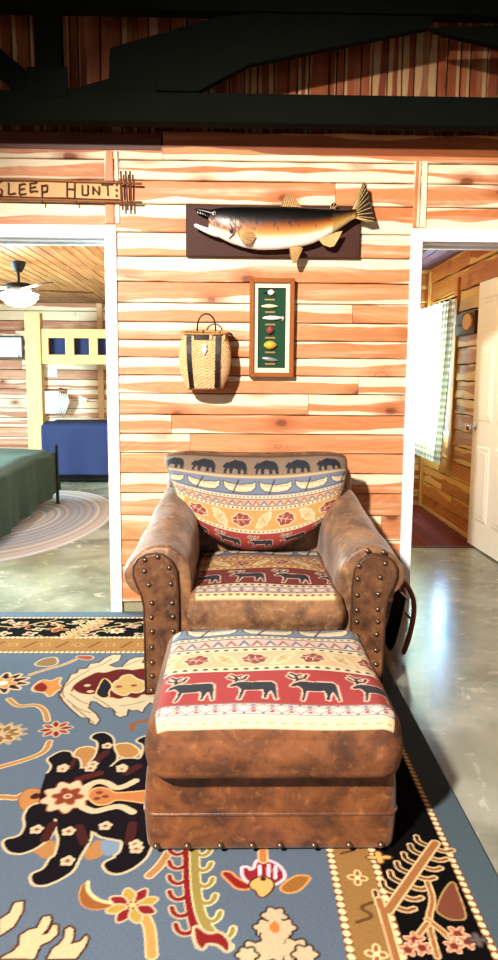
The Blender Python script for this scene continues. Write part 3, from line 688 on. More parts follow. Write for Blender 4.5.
    claws = [B_([(150, 300), (178, 262), (156, 240), (180, 224), (205, 212), (235, 214), (240, 232), (262, 236), (268, 262), (258, 300)]),
             B_([(262, 300), (300, 250), (322, 225), (330, 180), (300, 168), (318, 152), (350, 150), (376, 168), (376, 205), (390, 226), (378, 262), (340, 300)]),
             B_([(340, 300), (372, 262), (400, 238), (440, 236), (470, 240), (482, 190), (450, 178), (480, 162), (520, 160), (540, 220), (540, 300)]),
             C_([(135, 120), (100, 130), (80, 165), (88, 195), (70, 232), (8, 244), (25, 282), (70, 290), (120, 270), (170, 232), (188, 175), (200, 120)]),
             C_([(190, 140), (188, 210), (200, 240), (186, 299)])+D([(150, 32), (130, 68), (90, 82), (98, 112), (132, 114), (175, 96), (215, 70), (232, 30), (256, -8)])+C_([(302, 230), (300, 190), (262, 140)]),
             C_([(262, 140), (300, 190), (325, 230), (380, 240), (412, 246), (402, 285), (380, 299)])+D([(345, 30), (300, 50), (318, 76), (352, 80), (398, 58), (430, 28), (438, 5)])+C_([(520, 240), (540, 130), (400, 100)])]
    for P in claws: c.poly(P, (20, 15, 18), CR, .008)
    body = B_([(150, 285), (260, 270), (380, 262), (540, 260)])+C_([(540, 0), (540, 200), (380, 225), (330, 225), (250, 190), (200, 180), (130, 150), (130, 90), (150, 30)])
    c.poly(body, (22, 15, 18))
    for a, w_ in ((((232, 270), (248, 240)), .03), (((300, 262), (352, 216)), .05), (((420, 285), (460, 262)), .05)): c.line(B_(list(a)), w_*.6, (62, 26, 24))
    c.line(C_([(150, 240), (176, 190)]), .028, (62, 26, 24)); c.line(C_([(262, 200), (280, 250)]), .028, (62, 26, 24)); c.line(C_([(440, 190), (430, 250)]), .028, (62, 26, 24)); c.line(C_([(330, 20), (260, 40)]), .03, (74, 26, 24))
    # cream scalloped ring with rosette
    f = C_([(225, 97)])[0]; blob(f[0], f[1], .20, CR, (120, 60, 40), 9, .98, 1.1, .1, .12, .006); blob(f[0], f[1], .115, (118, 52, 34), (170, 110, 70), 6, 1, 1.05, .3, .18, .006); c.ell(f[0], f[1], .014, .014, CR); c.ell(f[0], f[1], .008, .008, (150, 70, 50))
    c.line(C_([(292, 62), (325, 46), (358, 52), (385, 72), (420, 62), (450, 45)]), .026, CR); c.line(C_([(278, 135), (312, 150), (352, 138), (400, 128), (440, 150)]), .026, CR)
    c.poly(C_([(292, 95), (308, 75), (330, 68), (360, 74), (380, 88), (440, 84), (500, 78), (500, 122), (440, 112), (385, 106), (360, 122), (325, 126), (305, 112)]), (170, 104, 58), (206, 156, 100), .006)
    for p in ((330, 85), (350, 98), (322, 105)): g = C_([p])[0]; c.ell(g[0], g[1], .011, .009, (110, 50, 34))
    # small cream blossoms
    for fn_, p in ((B_, (210, 266)), (B_, (308, 256)), (B_, (356, 194)), (B_, (405, 266)), (C_, (208, 6)), (C_, (300, 4)), (C_, (405, 6)), (C_, (122, 208)), (C_, (228, 214)), (C_, (350, 196)), (C_, (450, 258)), (D, (198, 42)), (D, (400, 6))):
        f = fn_([p])[0]; petals(f[0], f[1], .055, 5, (CR,), None, .3, 0, .9, 1.1, (150, 60, 44))
    c.poly(C_([(96, 100), (120, 84), (138, 92), (130, 104), (108, 108)]), (60, 26, 26))
    # ochre and red flower
    f = D([(388, 172)])[0]; petals(f[0], f[1], .165, 8, ((164, 132, 56), (122, 30, 30)), CR, .35, .007, .46, 1.0, (214, 170, 110))
    for k in range(6): c.ell(f[0]+.012*math.cos(k), f[1]+.012*math.sin(k), .004, .004, (120, 50, 40))
    # brown curl left of it
    c.poly(D([(258, 104), (240, 115), (232, 145), (242, 175), (275, 186), (318, 180), (330, 165), (298, 160), (268, 140), (256, 125)]), (134, 80, 40), (190, 130, 70), .003); c.line(D([(258, 104), (256, 130), (285, 158), (325, 166)]), .01, (214, 180, 130))
    # cream flames bottom left
    c.soft = 0
    for P in ([(0, 215), (30, 195), (44, 165), (68, 162), (66, 190), (40, 235), (0, 262)], [(0, 330), (40, 308), (58, 290), (60, 262), (84, 246), (110, 240), (126, 208), (146, 204), (150, 218), (138, 242), (120, 262), (142, 256), (156, 230), (168, 232), (168, 258), (146, 278), (118, 290), (100, 330)], [(140, 330), (156, 300), (176, 286), (190, 268), (192, 244), (204, 236), (216, 244), (214, 270), (206, 288), (236, 280), (252, 262), (258, 270), (248, 296), (222, 330)]):
        c.poly(D(P), (190, 164, 124), (64, 34, 24), .006); None
    c.soft = 1
    # red + olive fern frond
    def frond(pts, sg, col, ol, L=.05, n=7):
        P = E_(pts); 
        seg = [(P[i], P[i+1]) for i in range(len(P)-1)]; tot = sum(math.hypot(b[0]-a[0], b[1]-a[1]) for a, b in seg)
        hk = []
        for k in range(n):
            t = tot*(k+.3)/n
            for a, b in seg:
                l = math.hypot(b[0]-a[0], b[1]-a[1])
                if t <= l: break
                t -= l
            x, y = a[0]+(b[0]-a[0])*t/l, a[1]+(b[1]-a[1])*t/l
            hk.append([(x, y+.012), (x+sg*L*.5, y-.008), (x+sg*L*.9, y+.006), (x+sg*L, y+.026)])
        for h in hk: c.line(h, .021, ol)
        c.line(P, .030, ol)
        for h in hk: c.line(h, .012, col)
        c.line(P, .022, col)
    frond([(78, -30), (80, 60), (84, 150), (98, 230), (120, 290)], -1, (122, 26, 28), CR); frond([(100, -30), (102, 70), (108, 150), (125, 220), (165, 270), (200, 295)], 1, (140, 120, 62), (206, 190, 140), .042)
    c.poly(E_([(100, 230), (140, 262), (175, 252), (202, 280), (200, 312), (172, 286), (135, 282), (124, 304), (106, 280)]), (122, 30, 28), CR, .008)
    # tulip with leaves
    c.poly(E_([(178, 76), (205, 74), (225, 95), (262, 112), (258, 126), (225, 122), (205, 104)]), (128, 34, 30), (206, 140, 80), .006); c.poly(E_([(440, 88), (400, 86), (375, 102), (352, 122), (370, 136), (405, 130), (428, 106)]), (142, 92, 44), (200, 140, 80), .006)
    c.poly(E_([(242, 62), (256, 62), (262, 72), (280, 66), (284, 44), (302, 38), (318, 44), (340, 52), (358, 72), (362, 92), (340, 108), (300, 112), (262, 104), (246, 88)]), (132, 34, 40), (226, 184, 190), .009)
    for a in ((292, 90), (318, 88), (338, 92)): c.line(E_([(a[0], a[1]-34), a]), .010, (226, 184, 190))
    c.poly(E_([(262, 105), (300, 84), (334, 104), (328, 126), (306, 148), (290, 146), (282, 128), (266, 122)]), (206, 156, 90), (70, 36, 26), .005); f = E_([(302, 95)])[0]; c.ell(f[0], f[1], .008, .008, (60, 26, 26)); vn(E_([(300, -10), (302, 40)]), .02, (180, 110, 60))
    # cream scalloped palmette bottom centre
    for P, r_ in (((335, 205), .075), ((310, 240), .07), ((362, 238), .07), ((336, 262), .075), ((330, 300), .10), ((280, 312), .09), ((395, 305), .09), ((425, 318), .07), ((255, 320), .06)):
        f = E_([P])[0]; blob(f[0], f[1], r_, CR, (52, 34, 26), 6, 1, 1, R.random(), .14, .007)
    for P, r_ in (((335, 205), .055), ((336, 262), .08), ((330, 300), .09), ((312, 242), .05), ((360, 240), .05)): f = E_([P])[0]; blob(f[0], f[1], r_*.98, CR, None, 6, 1, 1, 0, .1)
    f = E_([(336, 238)])[0]; c.ell(f[0], f[1], .012, .018, (190, 110, 50))
    # motifs out of frame or under the furniture
    for x, y in ((-1.9, 2.9), (-1.6, 1.9), (-2.1, 2.3), (-.1, 2.7), (-.05, 3.2), (-1.9, 1.3)):
        petals(x, y, .16, 8, ((116, 30, 32), OC), CR, R.random(), .007, .42)
    nx, ny = c.nx//2, c.ny//2; c.im = c.im[:ny*2, :nx*2].reshape(ny, 2, nx, 2, 3).mean((1, 3)); c.x0 += .0009; c.y0 += .0009; c.res = .0036
    m = MB(); X, Y = np.meshgrid(c.x0+np.arange(nx)*c.res, c.y0+np.arange(ny)*c.res)
    Z = np.full(X.shape, .010)
    me = bpy.data.meshes.new('area_rug'); og = (-.8, 2.5, 0)
    V = np.stack([X.ravel()-og[0], Y.ravel()-og[1], Z.ravel()], 1)
    idx = np.arange(nx*ny).reshape(ny, nx); Fq = np.stack([idx[:-1, :-1], idx[:-1, 1:], idx[1:, 1:], idx[1:, :-1]], -1).reshape(-1, 4)
    # edge binding: skirt down to the floor
    ring = np.concatenate([idx[0, :], idx[1:, -1], idx[-1, -2::-1], idx[-2:0:-1, 0]]); k0 = len(V); low = V[ring].copy(); low[:, 2] = .001
    V = np.concatenate([V, low]); n = len(ring); a = np.arange(n); bnx = (a+1) % n
    Fs = np.stack([ring[a], k0+a, k0+bnx, ring[bnx]], -1); Fq = np.concatenate([Fq, Fs])
    me.vertices.add(len(V)); me.vertices.foreach_set('co', V.astype(np.float32).ravel())
    me.loops.add(len(Fq)*4); me.loops.foreach_set('vertex_index', Fq.astype(np.int32).ravel())
    me.polygons.add(len(Fq)); me.polygons.foreach_set('loop_start', np.arange(len(Fq), dtype=np.int32)*4)
    me.update(calc_edges=True)
    cl = np.concatenate([np.concatenate([c.im.reshape(-1, 3), np.ones((nx*ny, 1))], 1), np.tile([.08, .09, .1, 1], (n, 1))])
    l = me.color_attributes.new('col', 'FLOAT_COLOR', 'POINT'); l.data.foreach_set('color', cl.astype(np.float32).ravel())
    me.materials.append(painted('rug_wool', 1., 190., .5, .02))
    o = bpy.data.objects.new('area_rug', me); COL.objects.link(o); o.location = og
    tag(o, 'large blue-grey oriental rug with black floral border lying under the armchair and ottoman', 'rug')
rug()
# ------------------------------------------------------------------ upholstery
def sst(x, a, w=.004): return np.clip((x-a)/w+.5, 0, 1)
def cushion(x0, x1, y0, y1, z0, z1, r, dome, res=.004, canvas=None, mask=None, bulge=.012, rb=.03):
    m = MB(); side = (z1-z0)-r-rb; A_ = r*PI/2; Bt = rb*PI/2; D = A_+side+Bt+.04
    ix0, ix1, iy0, iy1 = x0+r, x1-r, y0+r, y1-r
    nx = int((ix1-ix0+2*D)/res); ny = int((iy1-iy0+2*D)/res)
    X, Y = np.meshgrid(np.linspace(ix0-D, ix1+D, nx+1), np.linspace(iy0-D, iy1+D, ny+1))
    QX, QY = np.clip(X, ix0, ix1), np.clip(Y, iy0, iy1); dx, dy = X-QX, Y-QY; d0 = np.hypot(dx, dy); d = np.minimum(d0, D)
    ux, uy = dx/np.maximum(d0, 1e-9), dy/np.maximum(d0, 1e-9)
    h = np.where(d < A_, r*np.sin(np.minimum(d, A_)/r), r); z = np.where(d < A_, r*np.cos(np.minimum(d, A_)/r)-r, -r-(d-A_))
    t = np.clip((d-A_)/side, 0, 1); h = h+bulge*np.sin(PI*t)*(d > A_)
    e = np.clip(d-A_-side, 0, Bt); inb = d > A_+side
    h = np.where(inb, r-rb+rb*np.cos(e/rb)-np.clip(d-A_-side-Bt, 0, 1), h); z = np.where(inb, -r-side-rb*np.sin(e/rb), z)
    a = (QX-(ix0+ix1)/2)/((ix1-ix0)/2); b = (QY-(iy0+iy1)/2)/((iy1-iy0)/2)
    dm = dome*(1-a*a)*(1-b*b)+.004*np.sin(QX*14+1)*np.sin(QY*11)
    PX, PY, PZ = QX+ux*h, QY+uy*h, z1-dome+z+dm*np.clip(1-(d/(A_+side)), 0, 1)
    m.v = list(zip(PX.ravel().tolist(), PY.ravel().tolist(), PZ.ravel().tolist()))
    ok = (d0 < D).ravel(); w = nx+1
    for j in range(ny):
        for i in range(nx):
            q = (j*w+i, j*w+i+1, (j+1)*w+i+1, (j+1)*w+i)
            if ok[q[0]] or ok[q[1]] or ok[q[2]] or ok[q[3]]: m.f.append(q); m.mi.append(0)
    if canvas is not None:
        c = canvas.sample(X, Y); k = np.asarray(mask(X, Y), dtype=float); m.col = np.concatenate([c, k[..., None]], -1).reshape(-1, 4)
    used = np.zeros(len(m.v), bool)
    for f in m.f: used[list(f)] = True
    remap = np.cumsum(used)-1
    m.v = [p for p, q in zip(m.v, used) if q]; m.f = [tuple(int(remap[q]) for q in f) for f in m.f]
    if m.col is not None: m.col = m.col[used]
    return m
def ottoman():
    t = thing('ottoman', 'square brown suede ottoman with elk-patterned cloth top, in front of the armchair', 'ottoman', (.105, 2.2, .012))
    c = Canvas(-.32, 1.66, .54, 2.62, .0028, CREAM); x0, x1 = -.32, .54
    c.rect(x0, 1.66, x1, 2.62, (150, 116, 92))
    c.rect(x0, 1.66, x1, 1.842, (216, 190, 146)); dots(c, 1.815, 1.825, x0, x1, (216, 190, 146), (150, 90, 60), .035)
    r_xx(c, 1.842, 1.886, x0, x1, .05)
    r_elk(c, 1.888, 2.085, x0, x1, .172, .03)
    dots(c, 2.085, 2.118, x0, x1, CREAM, (40, 34, 38), .030)
    r_leaf(c, 2.118, 2.235, x0, x1, .088, .035, (204, 168, 124))
    dots(c, 2.235, 2.268, x0, x1, CREAM, (40, 34, 38), .030)
    r_geo(c, 2.268, 2.36, x0, x1, .042, (206, 168, 150)); dots(c, 2.36, 2.385, x0, x1, CREAM, (70, 60, 70), .022)
    r_canoe(c, 2.385, 2.50, x0, x1, .19, .06)
    mk = lambda X, Y: sst(X, -.205)*sst(-X, -.432)*sst(Y, 1.806)*sst(-Y, -2.53)
    m = cushion(-.226, .450, 1.815, 2.53, .272, .455, .065, .018, .0034, c, mk, .007)
    m.build('top_cushion', WOVO, t, smooth=True)
    m = cushion(-.233, .446, 1.885, 2.50, .014, .268, .03, .0, .01, None, None, .006, .02); m.build('body', SUEDEO, t, smooth=True)
    b = MB(); r = .03; x0, x1, y0, y1 = -.233+r, .446-r, 1.885+r, 2.50-r; P = []
    for cx, cy, a0 in ((x1, y1, 0), (x0, y1, 90), (x0, y0, 180), (x1, y0, 270)):
        for k in range(7): a = math.radians(a0+k*15); P.append((cx+(r+.005)*math.cos(a), cy+(r+.005)*math.sin(a), .128))
    b.tube(P, .0055, 8, closed=True); b.build('welt', SUEDEO, t, smooth=True)
    for px in (156, 187, 220, 252, 280, 314, 349, 381):
        x, z = ony(px, 848, 1.876); b = MB(); b.lathe((x, 1.879, .036), [(.0001, -.009), (.005, -.0075), (.0085, -.003), (.009, .003)], 12, 'y'); b.build('nailhead', NAIL, t, smooth=True)
    for sx in (-.19, .40):
        for sy in (1.93, 2.45): b = MB(); b.box((sx-.02, sy-.02, .0125), (sx+.02, sy+.02, .02)); b.build('glide', BLACK, t)
ottoman()
def armchair():
    t = thing('armchair', 'brown suede roll-arm armchair with bear and canoe patterned cushions, against the plank wall', 'armchair', (.13, 3.4, .012))
    y0, y1 = 2.945, 3.80
    def ring(s, shrink=0.):
        hz = .145*s**1.2; ro = .155-.08*s; P = [(0., .012), (0., .12), (-.003, .25), (-.006, .36), (-.008, .44+hz)]
        for k in range(17):
            a = math.radians(172-k*(172+112)/16); cx, cz = .122, .505+hz
            rx = (.132 if math.cos(a) < 0 else ro)*(1-.05*abs(math.sin(2*a))); rz = .125 if math.sin(a) > 0 else .105
            P.append((cx+rx*math.cos(a), cz+rz*math.sin(a)))
        P += [(.150, .385+hz), (.172, .35+hz*.8), (.182, .28), (.184, .15), (.184, .012)]
        if shrink:
            cx, cz = .1, .4; P = [((p[0]-cx)*(1-shrink*1.2)+cx, (p[1]-cz)*(1-shrink)+cz if p[1] > .02 else p[1]) for p in P]
        return P
    for side in (-1, 1):
        X = (lambda o: -.172-o) if side < 0 else (lambda o: .432+o)
        m = MB(); rings = []
        ys = [(y0-.012, 0, .10), (y0-.008, 0, .05), (y0, 0, .022), (y0+.012, 0, .006), (y0+.03, .0, 0)]+[(y0+.03+(y1-y0-.03)*k/14, k/14, 0) for k in range(1, 15)]
        for y, s, sh in ys:
            rings.append([(X(o)+.004*math.sin(y*21+z*9)*(0 if sh else 1), y, z+.003*math.sin(y*17+o*20)*(z > .3)) for o, z in ring(s, sh)])
        m.loft(rings); m.build('arm', SUEDE, t, smooth=True, sub=1)
        pn = [(.048, .014), (.048, .30), (.050, .46), (.056, .53), (.075, .570), (.105, .594), (.135, .600), (.175, .594), (.208, .575), (.226, .545), (.226, .505), (.212, .465), (.196, .43), (.186, .38), (.184, .28), (.182, .014)]
        m = MB(); m.prism(pn, lambda a, c, d: (X(a), d, c), 2.915, 2.95); p = m.build('front_panel', SUEDED, t, bevel=.006)
        m = MB(); m.tube([(X(a), 2.918, c) for a, c in pn], .005, 8); m.build('piping', PIPE, t, smooth=True)
        if side < 0: N_ = [(110+a/4.364, 480+b/4.364) for a, b in ((152, 349), (150, 398), (168, 458), (182, 537), (180, 600), (184, 662), (182, 731), (183, 797), (184, 855), (181, 918), (208, 335), (258, 383), (265, 453), (271, 537), (275, 597), (275, 660), (275, 725), (275, 790))]
        else: N_ = [(300+a/4.15, 480+b/4.15) for a, b in ((281, 294), (347, 300), (246, 358), (354, 347), (240, 411), (333, 405), (238, 478), (325, 474), (236, 540), (323, 537), (236, 588), (323, 588), (318, 641), (316, 706), (236, 650), (316, 765))]
        for q in N_:
            x, z = ony(q[0], q[1], 2.912); b = MB(); b.lathe((x, 2.914, z), [(.0001, -.010), (.006, -.0085), (.0105, -.003), (.011, .003)], 12, 'y')
            b.build('nailhead', NAIL, t, smooth=True)
    # outer back and base
    m = cushion(-.335, .598, 3.70, 3.90, .02, .862, .06, .0, .014, None, None, .004, .02); m.build('back_frame', SUEDE, t, smooth=True)
    m = cushion(-.168, .428, 2.945, 3.72, .02, .305, .02, .0, .014, None, None, .0, .01); m.build('base_rail', SUEDED, t, smooth=True)
    # seat cushion
    c = Canvas(-.34, 2.70, .60, 3.80, .003, CREAM); x0, x1 = -.34, .60
    c.rect(x0, 2.7, x1, 2.90, (206, 172, 128)); r_xx(c, 2.905, 2.965, x0, x1, .05); dots(c, 2.88, 2.905, x0, x1, (214, 180, 130), (90, 50, 40), .03)
    dots(c, 2.965, 3.0, x0, x1, CREAM, (70, 40, 36), .03)
    r_elk(c, 3.0, 3.22, x0, x1, .19, .02, (112, 34, 30)); dots(c, 3.22, 3.26, x0, x1, (206, 166, 110), (90, 44, 32), .03)
    r_leaf(c, 3.26, 3.38, x0, x1, .09, .02, (170, 118, 62)); dots(c, 3.38, 3.42, x0, x1, (206, 166, 110), (90, 44, 32), .03); r_geo(c, 3.42, 3.5, x0, x1, .05, (176, 120, 70)); r_canoe(c, 3.5, 3.64, x0, x1, .17, .05)
    mk = lambda X, Y: sst(X, -.150)*sst(-X, -.41)*sst(Y, 2.870)
    m = cushion(-.182, .446, 2.875, 3.66, .30, .466, .045, .02, .0042, c, mk); m.build('seat_cushion', WOVB, t, smooth=True)
    # back cushion: bears, canoes, leaves
    c = Canvas(-.5, 0., .5, .53, .0022, CREAM); a, b = -.5, .5; q = .53
    c.rect(a, 0, b, .20*q, (142, 44, 36)); r_elk(c, .02*q, .19*q, a, b, .15, .06, (146, 48, 38))
    dots(c, .19*q, .225*q, a, b, CREAM, (52, 40, 38), .020); r_leaf(c, .225*q, .42*q, a, b, .098, .03, (190, 142, 76)); dots(c, .42*q, .455*q, a, b, CREAM, (52, 40, 38), .020)
    r_geo(c, .455*q, .535*q, a, b, .036, (190, 150, 116)); dots(c, .535*q, .565*q, a, b, CREAM, (96, 72, 80), .018)
    r_canoe(c, .565*q, .735*q, a, b, .165, .085); c.rect(a, .735*q, b, .762*q, (196, 160, 116)); r_bear(c, .762*q, .945*q, a, b, .148, .10); c.rect(a, .945*q, b, .53, (92, 60, 40))
    m = MB(); nu, nv = 230, 150; cx = .115
    def S(u, v, sgn):
        w = (.302+.166*v**.38)*(1-.045*v**9); e = (1-abs(u)**4.5)*(1-abs(2*v-1)**5); T = max(e, 0)**.5
        x = cx+w*u*(1-.02*(1-v))+.01*math.sin(v*4)
        zc = .455+.475*v+(1-.86*v)*.15*abs(u)**2.1-.034*v**3*abs(u)**7
        y = 3.60+.10*v-.02*abs(u)*v+sgn*(.125 if sgn < 0 else .05)*T*(1-.12*v)
        return (x, y, zc+(.012*T if sgn < 0 else 0))
    m.grid(lambda p, q: S(2*p-1, q, -1), nu, nv); k = len(m.v); m.grid(lambda p, q: S(2*p-1, q, 1), 60, 40)
    U, V = np.meshgrid(np.linspace(-1, 1, nu+1), np.linspace(0, 1, nv+1))
    cc = c.sample(U*(.34+.12*V)*1.0, V*.53); al = sst(-np.abs(U), -.965, .01)*sst(-V, -.965, .012)
    cols = np.zeros((len(m.v), 4)); cols[:k] = np.concatenate([cc, al[..., None]], -1).reshape(-1, 4); m.col = cols
    m.build('back_cushion', WOVB, t, smooth=True)
    for sx in (-.30, .56):
        for sy in (3.0, 3.84): b = MB(); b.box((sx-.03, sy-.03, .0115), (sx+.03, sy+.03, .022)); b.build('foot', BLACK, t)
armchair()
# ------------------------------------------------------------------ bentwood rack beside the chair
def rack():
    t = thing('magazine_rack', 'bentwood magazine rack with black sling tucked beside the right arm of the armchair', 'magazine rack', (.74, 3.42, .01))
    wood = plain('bentwood', (120, 52, 28), .35, 0, .2)
    for y in (3.32, 3.54):
        P = [ony(*p, 3.36) for p in ((400, 668), (406, 640), (411, 618), (413, 604), (410, 590), (403, 580), (395, 575))]
        pts = [(x, y, max(z, .02)) for x, z in P]; xm = .735; pts += [(2*xm-x, y, z) for x, y, z in pts[::-1]]
        b = MB(); b.tube(pts, .0125, 10); b.build('hoop', wood, t, smooth=True, sub=1)
    st_ = plain('steel', (170, 175, 185), .25, .9)
    for z, x in ((.29, .80), (.2, .82), (.29, .67), (.2, .65)): b = MB(); b.tube([(x, 3.31, z), (x, 3.55, z)], .005, 8); b.build('rail', st_, t, smooth=True)
    b = MB(); b.grid(lambda u, v: (.67+.13*u, 3.33+.2*v, .29-.25*math.sin(PI*u)), 16, 4); o = b.build('sling', plain('black_cloth', (14, 14, 16), .9), t, smooth=True)
    s = o.modifiers.new('s', 'SOLIDIFY'); s.thickness = .006
rack()
# ------------------------------------------------------------------ mounted fish
def fish():
    t = thing('mounted_fish', 'mounted trophy trout with dark back, orange side and white belly on a brown wooden plaque', 'mounted fish', (.2, 4.02, 1.92))
    b = MB(); b.box((-.252, 4.000, 1.918), (.652, 4.030, 2.176)); b.build('plaque', plain('plaque_wood', (62, 26, 10), .6, 0, .25, 5.), t, bevel=.004)
    Y = 3.945
    pc = lambda X, Z: ony(170+X/2.371, 170+Z/2.371, Y)
    st = [(92, 97, 138, .25), (98, 93, 150, .45), (112, 89, 158, .62), (130, 87, 167, .8), (150, 86, 176, .92), (180, 86, 185, 1.), (215, 86, 190, 1.05), (255, 86, 189, 1.05), (300, 88, 184, 1.), (335, 90, 176, .9), (365, 92, 163, .78), (390, 93, 148, .62), (412, 94, 133, .5), (428, 94, 121, .4), (440, 92, 114, .25)]
    # smooth stations
    sx = np.array([s[0] for s in st], float); xs = np.linspace(92, 440, 110)
    tp, bt, wd = (np.interp(xs, sx, [s[i] for s in st]) for i in (1, 2, 3))
    ker = np.ones(7)/7
    def smo(a): p = np.pad(a, 3, 'edge'); return np.convolve(p, ker, 'valid')
    tp, bt, wd = smo(tp), smo(bt), smo(wd)
    m = MB(); rings = []; cols = []; n = 48; RR = random.Random(2)
    for X, a, c_, w in zip(xs, tp, bt, wd):
        x0, z0 = pc(X, a); x1, z1 = pc(X, c_); zc = (z0+z1)/2; hz = (z0-z1)/2; ry = .042*w+.006; ring = []
        for k in range(n):
            th = 2*PI*k/n; ring.append(((x0+x1)/2, Y+ry*math.cos(th), zc+hz*math.sin(th)))
            f = (math.sin(th)+1)/2
            head = X < 168
            seq = [(0, (248, 244, 232)), (.22, (240, 228, 204)), (.34, (214, 150, 74)), (.50, (150, 80, 28)), (.62, (66, 32, 14)), (.70, (10, 8, 6)), (1, (6, 5, 5))]  # black top is dark skin plus the shade along the back, painted in
            if head: seq = [(0, (240, 234, 222)), (.24, (216, 196, 170)), (.34, (140, 78, 42)), (.58, (80, 36, 20)), (.68, (10, 8, 7)), (1, (6, 5, 5))]
            if X > 385: seq = [(0, (200, 190, 160)), (.3, (190, 140, 60)), (.6, (90, 60, 24)), (.8, (14, 12, 10)), (1, (8, 7, 6))]
            for (fa, ca), (fb, cb) in zip(seq[:-1], seq[1:]):
                if fa <= f <= fb: q = (f-fa)/(fb-fa); col = tuple(ca[i]+(cb[i]-ca[i])*q for i in range(3)); break
            if not head and .42 < f < .85 and RR.random() < .10: col = tuple(v*.55 for v in col)
            if head and 140 < X < 150 and .25 < f < .6: col = (40, 18, 12)
            if head and .35 < f < .62 and RR.random() < .25: col = (200, 150, 120)
            cols.append((*lin(col), 1))
        rings.append(ring)
    m.loft(rings); m.col = cols; FM = painted('fish_skin', .34, 60., .08, .35); m.build('body', FM, t, smooth=True)
    def fm(name, c, **k): return plain(name, c, .3, 0, .25, 40.)
    blackf = fm('fish_black', (16, 13, 11)); white = fm('fish_white', (246, 240, 228)); fin = fm('fin_amber', (150, 108, 60)); finl = fm('fin_pale', (206, 170, 110)); finb = fm('fin_dark', (40, 26, 16))
    def tub(pts, rs, mat, nm):
        b = MB(); b.tube([(pc(*p)[0], y, pc(*p)[1]) for p, y in pts], rs, 12); return b.build(nm, mat, t, smooth=True, sub=1)
    tub([((57, 93), Y), ((68, 95), Y), ((85, 99), Y), ((100, 104), Y), ((118, 110), Y)], [.006, .011, .016, .022, .026], blackf, 'upper_jaw')
    tub([((56, 130), Y), ((64, 133), Y), ((80, 141), Y), ((100, 148), Y), ((125, 154), Y)], [.006, .010, .013, .018, .022], white, 'lower_jaw')
    for k in range(7):
        for a, d in (((62+k*6, 131+k*2.4), -5), ((66+k*6, 99+k*1.5), 5)):
            p, q = pc(*a), pc(a[0], a[1]+d); m = MB(); m.tube([(p[0], Y-.006, p[1]), (q[0], Y-.006, q[1])], [.0022, .0005], 5); m.build('tooth', white, t)
    x, z = pc(105, 106); b = MB(); b.lathe((x, Y-.030, z), [(.0001, -.010), (.006, -.008), (.010, 0), (.009, .006)], 16, 'y'); e = b.build('eye', plain('eye_ring', (226, 220, 200), .1), t, smooth=True)
    b = MB(); b.lathe((x, Y-.0405, z), [(.0001, -.002), (.004, -.001), (.005, .002)], 12, 'y'); b.build('pupil', BLACK, e, smooth=True)
    # gill cover
    b = MB(); P = [pc(*p) for p in ((138, 124), (150, 130), (156, 142), (152, 156), (140, 165))]; b.tube([(p[0], Y-.040+.004*abs(i-2), p[1]) for i, p in enumerate(P)], [.002, .005, .006, .005, .002], 8); b.build('gill_cover', fm('gill', (120, 50, 34)), t, smooth=True)
    def finm(pts, root, y, mat, nm, rays=9, thick=.004, tilt=0.):
        m = MB(); q = [pc(*p) for p in pts]; m.prism(q, lambda a, c, d: (a, y+d+tilt*(c-q[0][1]), c), -thick/2, thick/2); o = m.build(nm, mat, t, bevel=.001)
        r0_ = [pc(*p) for p in root]; b = MB(); far = pts[len(pts)//3: 2*len(pts)//3+2]
        fx = [pc(*p) for p in far]
        for k in range(rays):
            s = k/(rays-1); i = s*(len(fx)-1); j = min(int(i), len(fx)-2); g = i-j; e = (fx[j][0]*(1-g)+fx[j+1][0]*g, fx[j][1]*(1-g)+fx[j+1][1]*g); a = (r0_[0][0]*(1-s)+r0_[1][0]*s, r0_[0][1]*(1-s)+r0_[1][1]*s)
            b.tube([(a[0], y-thick*.6+tilt*(a[1]-q[0][1]), a[1]), (e[0], y-thick*.6+tilt*(e[1]-q[0][1]), e[1])], [.0022, .0012], 5)
        b.build('fin_rays', finl, o)
    finm([(430, 92), (436, 80), (446, 56), (458, 28), (466, 32), (470, 62), (477, 92), (487, 122), (470, 124), (452, 116), (434, 116)], ((432, 96), (434, 112)), Y, finb, 'tail_fin', 13)
    finm([(262, 88), (266, 74), (276, 58), (290, 60), (300, 72), (312, 88)], ((268, 88), (306, 88)), Y, fin, 'dorsal_fin')
    finm([(378, 93), (382, 80), (392, 76), (396, 84), (392, 93)], ((380, 92), (390, 92)), Y, finb, 'adipose_fin', 4)
    finm([(163, 160), (160, 148), (178, 148), (196, 152), (204, 164), (192, 178), (180, 181), (170, 174)], ((164, 150), (166, 164)), Y-.052, fin, 'pectoral_fin')
    finm([(282, 184), (284, 206), (290, 222), (298, 222), (306, 206), (314, 188), (306, 180)], ((286, 184), (306, 184)), Y-.02, fin, 'pelvic_fin')
    finm([(352, 166), (362, 178), (378, 184), (388, 182), (398, 166), (408, 146), (394, 148), (372, 158)], ((354, 166), (396, 150)), Y-.01, finl, 'anal_fin')
fish()
